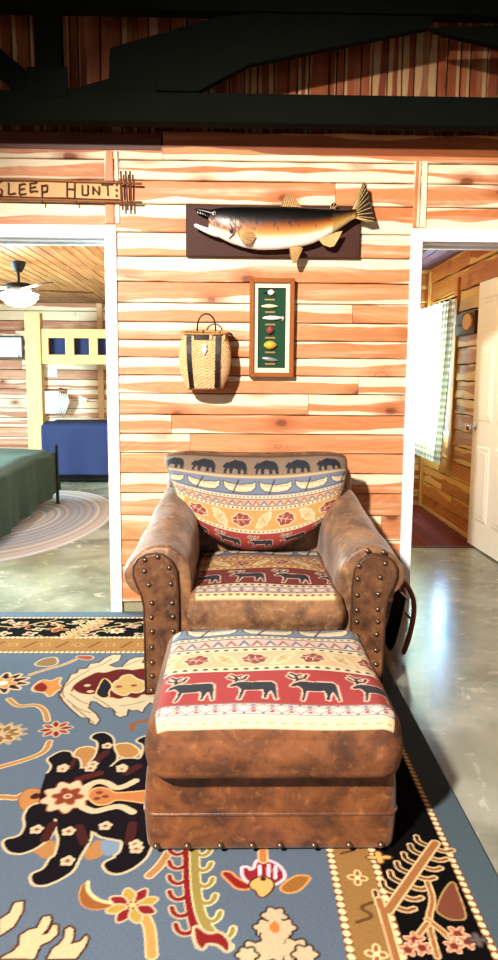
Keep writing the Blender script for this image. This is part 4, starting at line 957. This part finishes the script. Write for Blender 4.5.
# ------------------------------------------------------------------ framed lures
def lures():
    t = thing('lure_display_frame', 'narrow wooden frame holding six fishing lures on a green backing under the mounted fish', 'framed display', (.197, 4.02, 1.30))
    Y = 3.99; z0, z1, x0, x1 = 1.300, 1.810, .080, .314
    fw_ = plain('oak_frame', (150, 84, 36), .3, 0, .2, 8.)
    def piece(P, nm='frame_rail'): b = MB(); b.prism(P, lambda a, c, d: (a, d, c), Y-.012, Y+.037); b.build(nm, fw_, t, bevel=.003)
    e = .024
    piece([(x0, z0), (x1, z0), (x1-e, z0+e), (x0+e, z0+e)]); piece([(x0, z1), (x1, z1), (x1-e, z1-e), (x0+e, z1-e)])
    piece([(x0, z0), (x0, z1), (x0+e, z1-e), (x0+e, z0+e)]); piece([(x1, z0), (x1, z1), (x1-e, z1-e), (x1-e, z0+e)])
    m = .044
    b = MB()
    for a, bb in (((x0+.02, z0+.02), (x0+m, z1-.02)), ((x1-m, z0+.02), (x1-.02, z1-.02)), ((x0+m, z0+.02), (x1-m, z0+m+.004)), ((x0+m, z1-m-.004), (x1-m, z1-.02))): b.box((a[0], Y+.004, a[1]), (bb[0], Y+.010, bb[1]))
    b.build('mat_board', plain('cream_mat', (232, 214, 182), .8, 0, .03), t)
    b = MB(); b.box((x0+.02, Y+.018, z0+.02), (x1-.02, Y+.026, z1-.02)); b.build('backing', plain('green_felt', (30, 66, 44), .9, 0, .15), t)
    pc = lambda X, Z: ony(245+X/9.05, 275+Z/9.05, Y+.008)
    brass = plain('brass_tag', (160, 122, 70), .4, .3)
    for (X, Z) in ((225, 222), (228, 335), (228, 448), (228, 568), (228, 700), (228, 805)):
        x, z = pc(X, Z); b = MB(); b.box((x-.027, Y+.013, z-.0045), (x+.027, Y+.018, z+.0045)); b.build('name_tag', brass, t, bevel=.001)
    def lure(Xa, Xb, Z, h, cols, tilt=0, nm='fishing_lure', tail=True):
        pa, pb = pc(Xa, Z-tilt), pc(Xb, Z+tilt); b = MB(); n = 14; h = h/9.05*.0054
        pts = [(pa[0]+(pb[0]-pa[0])*k/n, Y+.010, pa[1]+(pb[1]-pa[1])*k/n) for k in range(n+1)]; rs = [max(.0012, h*math.sin(PI*min(1, .06+k/n*.95))**.7) for k in range(n+1)]
        b.tube(pts, rs, 10); o = b.build(nm, cols[0], t, smooth=True)
        for k, f in enumerate((.3, .85)):
            b = MB()
            x = pa[0]+(pb[0]-pa[0])*f; z = pa[1]+(pb[1]-pa[1])*f-h*.8
            b.tube([(x, Y+.006, z), (x, Y+.006, z-.006), (x+.004, Y+.005, z-.010), (x+.007, Y+.005, z-.006)], .0009, 5); b.build('hook', cols[1], o)
        return o
    ivory = plain('lure_ivory', (228, 214, 170), .3); wht = plain('lure_white', (235, 232, 220), .3); yel = plain('lure_yellow', (206, 170, 60), .3); redl = plain('lure_red', (150, 70, 60), .3); sil = plain('lure_silver', (190, 190, 185), .25, .6); hk = plain('hook_steel', (90, 84, 76), .3, .8); gb = plain('lure_dark', (40, 30, 24), .4)
    o = lure(205, 270, 158, 26, (wht, hk)); b = MB(); p = pc(165, 160); q = pc(205, 158); b.tube([(p[0], Y+.01, p[1]), (q[0], Y+.01, q[1])], [.002, .005], 8); b.build('feather', gb, o)
    lure(148, 300, 282, 18, (ivory, hk)); o = lure(160, 345, 388, 20, (wht, hk)); b = MB(); p = pc(335, 372); q = pc(335, 410); b.tube([(p[0], Y+.01, p[1]), (pc(350, 390)[0], Y+.01, pc(350, 390)[1]), (q[0], Y+.01, q[1])], .003, 6); b.build('propeller', ivory, o)
    lure(190, 265, 500, 34, (redl, hk)); o = lure(172, 292, 634, 40, (yel, hk)); lure(150, 300, 762, 20, (sil, hk), 12)
lures()
# ------------------------------------------------------------------ pack basket
def basket():
    t = thing('pack_basket', 'woven ash pack basket with two black leather straps hanging on the plank wall', 'basket', (-.155, 3.93, 1.22))
    pc = lambda X, Z: ony(175+X/8.3, 305+Z/8.3, 3.88)
    prof = [(700, .110), (690, .126), (640, .145), (560, .172), (470, .182), (400, .182), (330, .172), (270, .158), (225, .150)]
    cx = -.150; cyy = 3.915
    zs = [(pc(250, Z)[1], r*.72) for Z, r in prof]
    def rad(z):
        return float(np.interp(z, [a for a, _ in zs], [b for _, b in zs]))
    z0, z1 = zs[0][0], zs[-1][0]; nz, na = 92, 150; m = MB()
    def S(u, v):
        a = 2*PI*u; z = z0+(z1-z0)*v; r = rad(z); row = int(v*34); st = math.sin(a*30+PI*(row % 2)); w = .0032*st+.0022*math.cos((v*34 % 1-.5)*PI)
        ca, sa = math.cos(a), math.sin(a); ex = 2/2.6
        x = (r+w)*math.copysign(abs(ca)**ex, ca); y = (.098+w)*(r/.13)*math.copysign(abs(sa)**ex, sa)
        return (cx+x, min(cyy+y, 4.029), z+.013*v*sa)
    m.grid(S, na, nz, wrap=True); m.build('woven_body', plain('ash_splint', (222, 178, 126), .55, 0, .3, 60.), t, smooth=False)
    b = MB(); b.add([S(k/na, 0.01) for k in range(na)], [tuple(range(na))]); b.build('bottom', plain('basket_bottom', (120, 70, 40), .7), t)
    def hoop(v, r, dr, mat, nm, h=1.):
        b = MB(); P = []
        for k in range(60):
            p = Vector(S(k/60, v)); d = Vector((p.x-cx, p.y-cyy, 0)); p += d.normalized()*dr; p.y = min(p.y, 4.01); P.append(p)
        b.tube(P, r, 8, closed=True); return b.build(nm, mat, t, smooth=True)
    rim = plain('basket_rim', (190, 138, 78), .5); leather = plain('dark_leather', (36, 24, 20), .4, 0, .2)
    hoop(.995, .0065, .004, rim, 'rim'); hoop(1.0, .004, .016, rim, 'rim'); hoop(.005, .005, .002, plain('base_hoop', (120, 70, 44), .6), 'base_hoop')
    # lid surface seen just below the rim
    b = MB(); b.add([(cx+math.cos(2*PI*k/40)*.100, min(cyy+math.sin(2*PI*k/40)*.07, 4.01), z1-.004) for k in range(40)], [tuple(range(40))]); b.build('lid', rim, t)
    b = MB(); A0, A1 = pc(182, 195), pc(336, 190); n = 16; b.tube([((A0[0]+A1[0])/2+(A1[0]-A0[0])/2*math.cos(PI-PI*k/n), 3.915, z1+.006+.088*math.sin(PI*k/n)**.7) for k in range(n+1)], .0042, 8); b.build('handle', leather, t, smooth=True)
    def strap(X, w_=.0125, v0=0.02, v1=.98, nm='strap'):
        b = MB(); rings = []
        for k in range(25):
            v = v0+(v1-v0)*k/24; z = z0+(z1-z0)*v; x = pc(X(v), 0)[0]; r = rad(z); q = min(.97, abs((x-cx)/r)); y = cyy-(.098*(r/.13))*(1-q**2.6)**(1/2.6)-.006
            rings.append([(x-w_, y+.003, z), (x-w_, y-.003, z), (x+w_, y-.003, z), (x+w_, y+.003, z)])
        b.loft(rings); return b.build(nm, leather, t, smooth=False)
    strap(lambda v: 142-24*math.sin(PI*min(1, v*1.02)*.55)); strap(lambda v: 350+8*math.sin(PI*v*.6))
    # top front strap with tab
    b = MB(); rings = []
    for k in range(17):
        x = pc(160+150*k/16, 0)[0]; z = pc(0, 272)[1]; r = rad(z); q = min(.97, abs((x-cx)/r)); y = cyy-(.098*(r/.13))*(1-q**2.6)**(1/2.6)-.005
        rings.append([(x, y+.003, z-.011), (x, y-.003, z-.011), (x, y-.003, z+.011), (x, y+.003, z+.011)])
    b.loft(rings); b.build('cross_strap', leather, t)
    for X in (75, 300, 405): 
        x, z = pc(X, 268); r = rad(z); q = min(.97, abs((x-cx)/r)); y = cyy-(.098*(r/.13))*(1-q**2.6)**(1/2.6)-.009
        b = MB(); b.box((x-.008, y-.002, z-.016), (x+.008, y+.004, z+.016)); b.build('strap_loop', plain('tan_loop', (206, 160, 100), .6), t, bevel=.002)
    x, z = pc(246, 368); b = MB()
    P = [(0, .030), (.006, .02), (.012, .022), (.011, .008), (.015, -.004), (.010, -.010), (.008, -.022), (.002, -.028), (-.004, -.03), (-.006, -.016), (-.013, -.012), (-.011, .004), (-.014, .012), (-.006, .016)]
    b.prism(P, lambda a, c_, d: (x+a, d, z+c_), 3.802, 3.810); b.build('badge', plain('silver_badge', (226, 226, 220), .3, .3), t, bevel=.001)
    # shoulder strap loop at the right side
    b = MB(); P = [pc(*p) for p in ((395, 250), (420, 232), (445, 226), (470, 240), (485, 275), (478, 330), (460, 420), (465, 520), (440, 620), (400, 690))]
    rings = [[(x, 3.95, z-.006), (x, 3.985, z-.006), (x+.003, 3.985, z+.006), (x+.003, 3.95, z+.006)] for x, z in P]; b.loft(rings); b.build('shoulder_strap', leather, t)
basket()
# ------------------------------------------------------------------ twig sign
def sign():
    t = thing('twig_sign', 'rustic twig-lettered sign reading SLEEP HUNT above the left doorway', 'sign', (-.9, 4.02, 2.2))
    pc = lambda X, Z: ony(X/2.93, 80+Z/2.93, 3.995)
    twig = plain('dark_twig', (92, 50, 28), .6, 0, .35, 40.); tw2 = plain('twig', (150, 90, 48), .6, 0, .3, 40.)
    b = MB(); P = [pc(-40, 290), pc(350, 296), pc(352, 352), pc(-40, 346)]; b.prism(P, lambda a, c, d: (a, d, c), 4.004, 4.030); b.build('board', plain('sign_board', (206, 160, 104), .6, 0, .15), t)
    def stick(p, q, r=.005, nm='twig', mat=twig, y=3.997):
        a, c = pc(*p), pc(*q); n = 5; R = random.Random(int(p[0]*7+q[1])); b = MB()
        b.tube([(a[0]+(c[0]-a[0])*k/n+R.uniform(-.001, .001), y+R.uniform(-.001, .001), a[1]+(c[1]-a[1])*k/n+R.uniform(-.002, .002)) for k in range(n+1)], r, 7); b.build(nm, mat, t, smooth=True)
    stick((-42, 288), (416, 303), .006, 'rail_twig', tw2); stick((-42, 346), (416, 358), .006, 'rail_twig', tw2, 3.998); stick((-42, 293), (350, 297), .003, 'rail_twig'); stick((-42, 340), (350, 350), .003, 'rail_twig')
    for X in (356, 371, 383): stick((X-2, 268), (X+4, 382), .005, 'cross_twig', twig, 3.990)
    for L_ in ([(6, 294), (-12, 302)], [(-12, 302), (-10, 316)], [(-10, 316), (6, 322)], [(6, 322), (4, 336)], [(4, 336), (-14, 334)],
               [(24, 300), (24, 334)], [(24, 334), (46, 332)], [(56, 304), (56, 336)], [(56, 306), (74, 304)], [(56, 320), (72, 318)], [(56, 336), (76, 332)],
               [(88, 302), (88, 328)], [(88, 303), (108, 300)], [(88, 315), (104, 312)], [(88, 328), (110, 324)], [(122, 308), (124, 364)], [(120, 309), (138, 308)], [(138, 308), (137, 326)], [(137, 326), (124, 328)],
               [(196, 300), (196, 342)], [(218, 298), (218, 350)], [(196, 318), (218, 320)], [(222, 352), (226, 366)], [(240, 308), (241, 336)], [(241, 336), (257, 336)], [(257, 336), (257, 308)],
               [(272, 334), (272, 312)], [(272, 312), (290, 336)], [(290, 336), (290, 310)], [(296, 306), (330, 306)], [(314, 306), (316, 338)]):
        stick(L_[0], L_[1], .0042, 'letter_stroke')
    for z in (306, 322, 338):
        x, zz = pc(341, z); b = MB(); b.lathe((x, 3.998, zz), [(.001, -.004), (.006, -.003), (.006, .006)], 8, 'y'); b.build('peg_dot', twig, t)
sign()
# ------------------------------------------------------------------ bedroom through the left doorway
def bed():
    t = thing('bed', 'black metal bed with a dark green bedspread, seen through the left doorway', 'bed', (-2.5, 6.4, 0))
    x1, x0, y0, y1, zt = -1.80, -3.3, 5.25, 7.46, .575
    N = NT('green_bedspread', .9); w = N.noise(N.obj(), 30., 3.); f = N.noise(N.obj(), 160., 2.)
    N.base(N.mix(w, lin((9, 25, 18)), lin((24, 50, 36)))); N.bump(f, .4, .005)
    m = MB(); nu, nv = 90, 90
    def S(u, v):
        # u across 0..1 (right drape at the end), v along with drape over the foot end
        s = u*(x1-x0+.42+.10*(1-v)); y = y0+v*(y1-y0+.32); fo = y > y1; hang = s-(x1-x0)
        dz = 0; x = x0+s
        if hang > 0: dz += hang; x = x1+.025+.018*math.sin(y*9)+.02*hang*math.sin(y*23)
        if fo: dz = max(dz, (y-y1)*1.2)+.0; yy = y1+.02+.10*(y-y1)+.015*math.sin(x*20)
        else: yy = y
        return (x+(.04*(y-y1) if fo and hang > 0 else 0), yy, zt+.012*math.sin(x*6)*math.sin(yy*5)-dz+(.03*math.exp(-((hang)/.05)**2)*-1 if hang > -.1 else 0))
    m.grid(S, nu, nv); m.build('bedspread', N.m, t, smooth=True)
    b = MB(); b.box((x0+.02, y0+.02, .36), (x1-.02, y1-.03, .545)); b.build('mattress', plain('mattress_ticking', (150, 150, 150), .8), t, bevel=.03)
    b = MB(); b.box((x0, y0, .28), (x1-.01, y0+.03, .33)); b.box((x0, y1-.04, .28), (x1-.01, y1-.01, .33)); b.box((x0, y0, .28), (x0+.03, y1, .33)); b.box((x1-.04, y0, .28), (x1-.01, y1, .33)); b.build('frame', BLACK, t)
    for x, y, h in ((x1+.02, y1+.05, .60), (x0, y1+.05, .6), (x1-.04, y0+.03, .28), (x0, y0+.03, .28)):
        b = MB(); b.lathe((x, y, 0), [(.03, .014 if x > -2 else .001), (.03, .018), (.017, .024), (.017, h), (.02, h+.005), (.001, h+.02)], 12); b.build('leg', BLACK, t, smooth=True, angle=40)
    b = MB(); b.box((x0, y1+.035, .34), (x1+.02, y1+.06, .37)); b.build('foot_rail', BLACK, t)
bed()
def braid():
    cx, cy, rx, ry = -1.96, 6.72, .83, 1.70; cs = [(150, 146, 146), (124, 126, 142), (166, 148, 144), (146, 142, 148), (120, 128, 146), (176, 166, 160), (146, 130, 132), (134, 140, 154)]
    n, R = 240, 100; m = MB(); vs = []; cols = []
    for j in range(R+1):
        f = j/R
        for k in range(n):
            a = 2*PI*k/n; z = .008+.004*abs(math.sin(PI*f*33))
            if j == R: z = .001
            vs.append((cx+rx*f*math.cos(a), cy+ry*f*math.sin(a), z))
            b_ = int(f*33); c = cs[(b_*5//3) % len(cs)]; q = 1.-.12*((k+j) % 2); cols.append((*[v*q for v in lin(c)], 1))
    fs = [(j*n+k, j*n+(k+1) % n, (j+1)*n+(k+1) % n, (j+1)*n+k) for j in range(R) for k in range(n)]
    m.v = vs; m.f = fs; m.mi = [0]*len(fs); m.col = cols; o = m.build('braided_rug', painted('braided_wool', .95, 120., .25, .1), smooth=True)
    tag(o, 'oval braided rug in faded blue and pink on the concrete beside the bed', 'rug')
braid()
def bunk():
    t = thing('bunk_bed', 'pale pine bunk bed with square guard-rail cut-outs and navy bedding, beyond the green bed', 'bunk bed', (-1.9, 9.4, 0))
    for x in (-2.37, -.56): 
        b = MB(); b.box((x-.09, 8.98, 0), (x+.09, 9.12, 2.03)); b.build('post', PINE, t, bevel=.006)
    for x in (-2.56, -.56): b = MB(); b.box((x-.05, 9.72, 0), (x+.05, 9.82, 1.85)); b.build('post', PINE, t, bevel=.006)
    rail = plain('pine_rail', (206, 166, 104), .5, 0, .12, 9.)
    b = MB(); b.box((-2.28, 9.0, 1.74), (-.65, 9.05, 1.845)); b.build('guard_rail', rail, t, bevel=.003)
    b = MB(); b.box((-2.28, 9.0, 1.435), (-.65, 9.05, 1.545)); b.build('guard_rail', rail, t, bevel=.003)
    for x in (-2.28, -1.995, -1.715, -1.43, -1.14, -.86):
        b = MB(); b.box((x, 9.0, 1.545), (x+(.085 if x < -2.2 else .10), 9.05, 1.74)); b.build('guard_slat', rail, t, bevel=.002)
    b = MB(); b.box((-2.28, 9.02, .30), (-.65, 9.06, .42)); b.build('side_rail', rail, t, bevel=.003)
    navy = plain('navy_cloth', (30, 38, 74), .8, 0, .2, 6., .4)
    b = MB(); b.box((-2.27, 9.07, 1.46), (-.66, 9.8, 1.76)); b.build('upper_mattress', navy, t, bevel=.03)
    m = MB()
    def S(u, v):
        x = -2.30+1.6*u; s = v*(.75+.62)
        if s < .75: return (x, 9.80-s, .735+.006*math.sin(x*9)*math.sin(s*8))
        d = s-.75; return (x, 9.05-.06-.012*math.sin(x*15)*(d/.62)-.03*math.sin(min(1, d/.08)*PI/2), .735-d)
    m.grid(S, 60, 60); o = m.build('lower_bedspread', navy, t, smooth=True); q = o.modifiers.new('s', 'SOLIDIFY'); q.thickness = .008
    b = MB(); b.box((-2.27, 9.09, .45), (-.66, 9.78, .715)); b.build('lower_mattress', navy, t, bevel=.03)
    b = MB(); b.box((-2.27, 9.15, .02), (-.66, 9.78, .12)); b.build('under_bed_shade', BLACK, t, bevel=.004)  # black box stands in for the shade in the gap below the bedspread
bunk()
# folded towels above the lower bunk
def towels():
    t = thing('folded_blanket', 'white folded blanket hanging on a peg above the navy lower bunk', 'blanket', (-2.33, 9.8, .8))
    wt = plain('white_blanket', (232, 230, 226), .9, 0, .06)
    x0, x1 = ony(43, 390, 9.8)[0], ony(60, 390, 9.8)[0]; zt = ony(50, 391, 9.8)[1]; zb = ony(50, 414, 9.8)[1]
    m = MB(); n = 40
    ring = lambda x: [(x, 9.80+.05*math.cos(a)*(1+.1*math.sin(x*40)), (zt+zb)/2+(zt-zb)/2*math.sin(a)) for a in [2*PI*k/24 for k in range(24)]]
    m.loft([ring(x0+(x1-x0)*i/12) for i in range(13)]); m.build('roll', wt, t, smooth=True)
    for k in range(5):
        a = ony(58+k*2.2, 392+k*.6, 9.76); b_ = ony(60+k*2.2, 402, 9.74); c = ony(55+k*2.3, 414, 9.76)
        b = MB(); b.tube([(a[0], 9.77, a[1]), (b_[0], 9.74, b_[1]), (c[0], 9.77, c[1])], [.008, .014, .009], 8); b.build('fold', wt, t, smooth=True)
    b = MB(); p = ony(62, 389, 9.85); b.tube([(p[0], 9.89, p[1]), (p[0], 9.72, p[1]+.01)], .010, 8); b.build('peg', BLACK, t)
towels()
def flat(name, px, y, mat, label, cat, frame=None, d=.012):
    (xa, za), (xb, zb) = ony(px[0], px[3], y), ony(px[2], px[1], y)
    if frame is None:
        b = MB(); b.box((xa, y-d, za), (xb, y, zb)); o = b.build(name, mat, bevel=.002); tag(o, label, cat); return o
    t = thing(name, label, cat, ((xa+xb)/2, y, za)); b = MB(); e = .02
    for q in (((xa, y-d-.01, za), (xb, y, za+e)), ((xa, y-d-.01, zb-e), (xb, y, zb)), ((xa, y-d-.01, za), (xa+e, y, zb)), ((xb-e, y-d-.01, za), (xb, y, zb))): b.box(*q)
    b.build('frame', frame, t); b = MB(); b.box((xa+.01, y-d, za+.01), (xb-.01, y-.001, zb-.01)); b.build('print', mat, t); return t
N = NT('pale_print', .5); f = N.noise(N.obj(), 9., 4., .6); N.base(N.mix(N.step(f, .6, .7), lin((232, 236, 238)), lin((120, 134, 140)))); PRINT = N.m
flat('picture', (-12, 336, 23, 358.5), 9.872, PRINT, 'pale picture in a thin dark frame on the bedroom wall at the far left', 'picture', frame=plain('thin_frame', (70, 60, 54), .5))
flat('paper_notice', (42, 365.5, 57, 378), 9.882, plain('notice_paper', (236, 232, 222), .7, 0, .02), 'small white notice pinned to the wall between the two bunks', 'notice', d=.004)
b = MB(); P = [ony(*p, 9.87) for p in ((79, 395.5), (88, 399), (86, 401.5), (79, 401.5))]; b.prism(P, lambda a, c, d: (a, d, c), 9.858, 9.872)
tag(b.build('wall_pennant', plain('pennant', (236, 230, 216), .6)), 'small white pointed ornament on the wall above the lower bunk', 'ornament')
b = MB(); b.box((-1.77, 9.84, 0), (-1.70, 9.88, 2.24)); struct(b.build('trim_12', plain('pale_batten', (226, 180, 130), .5), bevel=.003))
def fan():
    cx, cy = onz(18, 262, 2.22); t = thing('ceiling_fan', 'dark ceiling fan with a glowing bowl light on the bedroom ceiling', 'ceiling fan', (cx, cy, 1.8))
    dk = plain('fan_metal', (18, 17, 18), .6, 0)
    def z(py): return CH+ray(20, py)[2]/ray(20, py)[1]*cy
    b = MB(); b.lathe((cx, cy, 0), [(.001, z(273)), (.03, z(272)), (.055, z(266)), (.062, z(263)), (.062, 2.224)], 20); b.build('canopy', dk, t, smooth=True, angle=40)
    b = MB(); b.lathe((cx, cy, 0), [(.012, z(284)), (.012, z(270))], 10); b.build('downrod', dk, t, smooth=True)
    zm = z(286); b = MB(); b.lathe((cx, cy, zm), [(.001, -.05), (.09, -.048), (.125, -.02), (.12, .0), (.08, .022), (.02, .03), (.001, .03)], 24); b.build('motor', dk, t, smooth=True)
    bl = plain('blade_wood', (84, 58, 44), .5, 0, .2)
    for k in range(5):
        a = math.radians(18+72*k); M = Matrix.Translation((cx, cy, zm-.03)) @ Matrix.Rotation(a, 4, 'Z') @ Matrix.Rotation(math.radians(10), 4, 'X')
        P = [(.15, -.045), (.24, -.055), (.56, -.065), (.60, -.04), (.61, 0), (.60, .04), (.56, .065), (.24, .055), (.15, .045)]
        b = MB(); b.prism(P, lambda x, y, d: tuple(M @ Vector((x, y, d))), -.004, .004); o = b.build('blade', bl, t)
        b = MB(); b.box((.08, -.015, -.008), (.20, .015, -.003), M=M); b.build('blade_iron', dk, o)
    b = MB(); b.lathe((cx, cy, zm-.05), [(.10, .0), (.155, -.015), (.15, -.05), (.11, -.09), (.05, -.115), (.001, -.12)], 24); b.build('light_bowl', emis('lamp_glass', (255, 246, 230), 22.), t, smooth=True)
    b = MB(); b.tube([(cx+.06, cy-.05, zm-.06), (cx+.06, cy-.05, zm-.40)], .0015, 5); b.build('pull_chain', dk, t)
    l = bpy.data.lights.new('fan_lamp', 'POINT'); l.energy = 26; l.color = (1, .93, .82); l.shadow_soft_size = .12; o = bpy.data.objects.new('fan_lamp', l); COL.objects.link(o); o.location = (cx, cy, zm-.26)
fan()
# ------------------------------------------------------------------ hall through the right doorway
def leaf():
    t = bpy.data.objects.new('door_3', None); COL.objects.link(t); t.location = (1.86, 5.36, 0); ORG[t.name] = (1.86, 5.36, 0); struct(t)
    dp = plain('door_paint', (240, 236, 222), .4, 0, .02)
    ya, yb, x0, x1 = 4.93, 5.775, 1.858, 1.893
    M = Matrix.Translation((1.88, yb, 0)) @ Matrix.Rotation(math.radians(2.2), 4, 'Z') @ Matrix.Translation((-1.88, -yb, 0))
    b = MB(); b.box((x0, ya, .012), (x1, yb, 2.02), M=M); slab = b.build('slab', dp, t, bevel=.002)
    for (pa, pb) in ((.11, .38), (.465, .735)):
        for (za, zb) in ((.22, .80), (.98, 1.54), (1.65, 1.90)):
            # raised panel: frame moulding and centre field
            def R(y0_, y1_, z0_, z1_, d0, d1, nm):
                m = MB(); m.add([M @ Vector(p) for p in ((x0-d0, y0_, z0_), (x0-d0, y1_, z0_), (x0-d0, y1_, z1_), (x0-d0, y0_, z1_), (x0-d1, y0_+.018, z0_+.018), (x0-d1, y1_-.018, z0_+.018), (x0-d1, y1_-.018, z1_-.018), (x0-d1, y0_+.018, z1_-.018))],
                              [(0, 1, 5, 4), (1, 2, 6, 5), (2, 3, 7, 6), (3, 0, 4, 7), (4, 5, 6, 7), (0, 3, 2, 1)]); m.build(nm, dp, t)
            R(ya+pa, ya+pb, za, zb, .0, .007, 'panel_moulding'); R(ya+pa+.035, ya+pb-.035, za+.035, zb-.035, .007, .012, 'raised_panel')
    b = MB(); kx, kz = 1.858, .935; kp = M @ Vector((kx, 5.71, kz)); b.lathe(kp, [(.030, .0), (.030, -.006), (.012, -.010), (.011, -.035), (.026, -.045), (.030, -.060), (.022, -.074), (.001, -.078)], 20, 'x'); b.build('door_knob', plain('chrome', (190, 190, 190), .15, .95), t, smooth=True, angle=50)
    for z in (.25, 1.0, 1.8):
        b = MB(); b.lathe(M @ Vector((1.89, ya-.006, z)), [(.007, 0), (.007, .09)], 8); b.build('hinge', NAIL, t, smooth=True)
leaf()
def curtain():
    t = thing('curtain', 'sheer gingham curtain glowing with daylight at the window beyond the right doorway', 'curtain', (1.87, 6.95, .5))
    nu, nv = 170, 300; ztop, zbot = 1.955, .555
    m = MB(); cols = []
    def S(u, v):
        z = zbot+(ztop-zbot)*v; ya = 6.20+.26*(1-v)**1.2; yb = 7.34
        y = ya+(yb-ya)*u; a = u*2*PI*7; return (1.80+.018*math.sin(a)*(1.1-.4*v)+.006*math.sin(a*2.3+v*3), y, z-(.01*math.sin(a) if v < .01 else 0))
    m.grid(S, nu, nv)
    for j in range(nv+1):
        for i in range(nu+1):
            gx = int((i/nu)*1.35/.03) % 2; gz = int((j/nv)*1.465/.03) % 2
            c = [(236, 230, 206), (190, 176, 130), (150, 134, 84)][gx+gz]; cols.append((*lin(c), 1))
    m.col = cols
    mt = bpy.data.materials.new('gingham_sheer'); mt.use_nodes = True; T = mt.node_tree; T.nodes.remove(T.nodes['Principled BSDF'])
    at = T.nodes.new('ShaderNodeAttribute'); at.attribute_name = 'col'; d = T.nodes.new('ShaderNodeBsdfDiffuse'); tr = T.nodes.new('ShaderNodeBsdfTranslucent'); x = T.nodes.new('ShaderNodeMixShader'); x.inputs[0].default_value = .55
    T.links.new(at.outputs['Color'], d.inputs[0]); T.links.new(at.outputs['Color'], tr.inputs[0]); T.links.new(d.outputs[0], x.inputs[1]); T.links.new(tr.outputs[0], x.inputs[2]); T.links.new(x.outputs[0], T.nodes['Material Output'].inputs[0])
    m.build('cloth', mt, t, smooth=True)
    b = MB(); b.tube([(1.80, 6.16, 1.955), (1.80, 7.40, 1.955)], .008, 8); b.build('rod', BLACK, t, smooth=True)
curtain()
def slice_():
    t = thing('log_slice_plaque', 'round log slice on a dark board high on the hall wall beside the white door', 'wall decoration', (1.90, 6.25, 1.66))
    b = MB(); b.box((1.888, 5.95, 1.655), (1.93, 6.47, 1.835)); b.build('board', plain('dark_stain', (66, 30, 16), .5, 0, .2), t, bevel=.004)
    b = MB(); b.lathe((1.888, 0, 1.755), [(.062, 0), (.064, -.008), (.062, -.018), (.001, -.018)], 28, 'x'); b.v = [(x, 6.10+y*1.8, z) for x, y, z in b.v]; b.build('log_slice', plain('log_end', (214, 160, 92), .6, 0, .15, 30.), t)
    for y, z in ((6.40, 1.745),): b = MB(); b.lathe((1.888, y, z), [(.012, 0), (.012, -.02), (.001, -.024)], 12, 'x'); b.build('peg', WHITE, t)
slice_()
# ------------------------------------------------------------------ light
def area(name, loc, tgt, size, e, col=(1, 1, 1), sy=None):
    l = bpy.data.lights.new(name, 'AREA'); l.energy = e; l.color = col; l.size = size
    if sy: l.shape = 'RECTANGLE'; l.size_y = sy
    o = bpy.data.objects.new(name, l); COL.objects.link(o); o.location = loc
    o.rotation_euler = (Vector(tgt)-Vector(loc)).to_track_quat('-Z', 'Y').to_euler(); return o
def spot(name, loc, tgt, e, ang, blend, col, s):
    l = bpy.data.lights.new(name, 'SPOT'); l.energy = e; l.color = col; l.spot_size = math.radians(ang); l.spot_blend = blend; l.shadow_soft_size = s
    o = bpy.data.objects.new(name, l); COL.objects.link(o); o.location = loc; o.rotation_euler = (Vector(tgt)-Vector(loc)).to_track_quat('-Z', 'Y').to_euler()
spot('key_lamp', (-1.9, -1.4, 3.5), (.3, 3.15, .5), 2000, 57, .6, (1, .955, .89), .12)
area('window_or_fill_light', (-3.3, -1.4, 1.55), (0, -1.4, 1.4), 1.6, 8, (.92, .96, 1), 1.3)  # this and the next three: soft fill added at the unseen windows
area('window_or_fill_light', (-3.3, 1.8, 1.55), (0, 1.9, 1.2), 1.2, 8, (.92, .96, 1), 1.3)
area('window_or_fill_light', (-1.4, -4.1, 1.55), (-1.2, 0, 1.3), 1.6, 10, (.92, .96, 1), 1.3)
area('window_or_fill_light', (1.4, -4.1, 1.55), (1.2, 0, 1.3), 1.6, 10, (.92, .96, 1), 1.3)
area('window_or_fill_light', (-4.5, 6.2, 1.5), (-1.4, 5.4, 0), 2.0, 820, (.60, .93, 1), 1.2)
area('window_or_fill_light', (2.08, 7.07, 1.38), (0, 7.0, 1.3), .78, 210, (.36, .64, 1), 1.1)
def point(n, loc, e, col, s=.08):
    l = bpy.data.lights.new(n, 'POINT'); l.energy = e; l.color = col; l.shadow_soft_size = s; o = bpy.data.objects.new(n, l); COL.objects.link(o); o.location = loc
point('hall_fill', (.68, 4.9, 1.75), 19, (1, .84, .62)); point('hall_fill', (1.0, 6.7, 2.15), 8, (1, .88, .7))  # unseen point lights added to brighten door head, door and hall walls
point('bedroom_fill', (-.62, 5.6, 1.3), 12, (1, .93, .86), .15)  # hidden point light added beside the doorway to lift the bedroom side
w = bpy.data.worlds.new('world'); sc.world = w; w.use_nodes = True; w.node_tree.nodes['Background'].inputs[0].default_value = (.85, .92, 1, 1); w.node_tree.nodes['Background'].inputs[1].default_value = .6
vs = sc.view_settings; vs.view_transform = 'Standard'; vs.look = 'None'; vs.gamma = 1; vs.exposure = .58; vs.use_curve_mapping = False
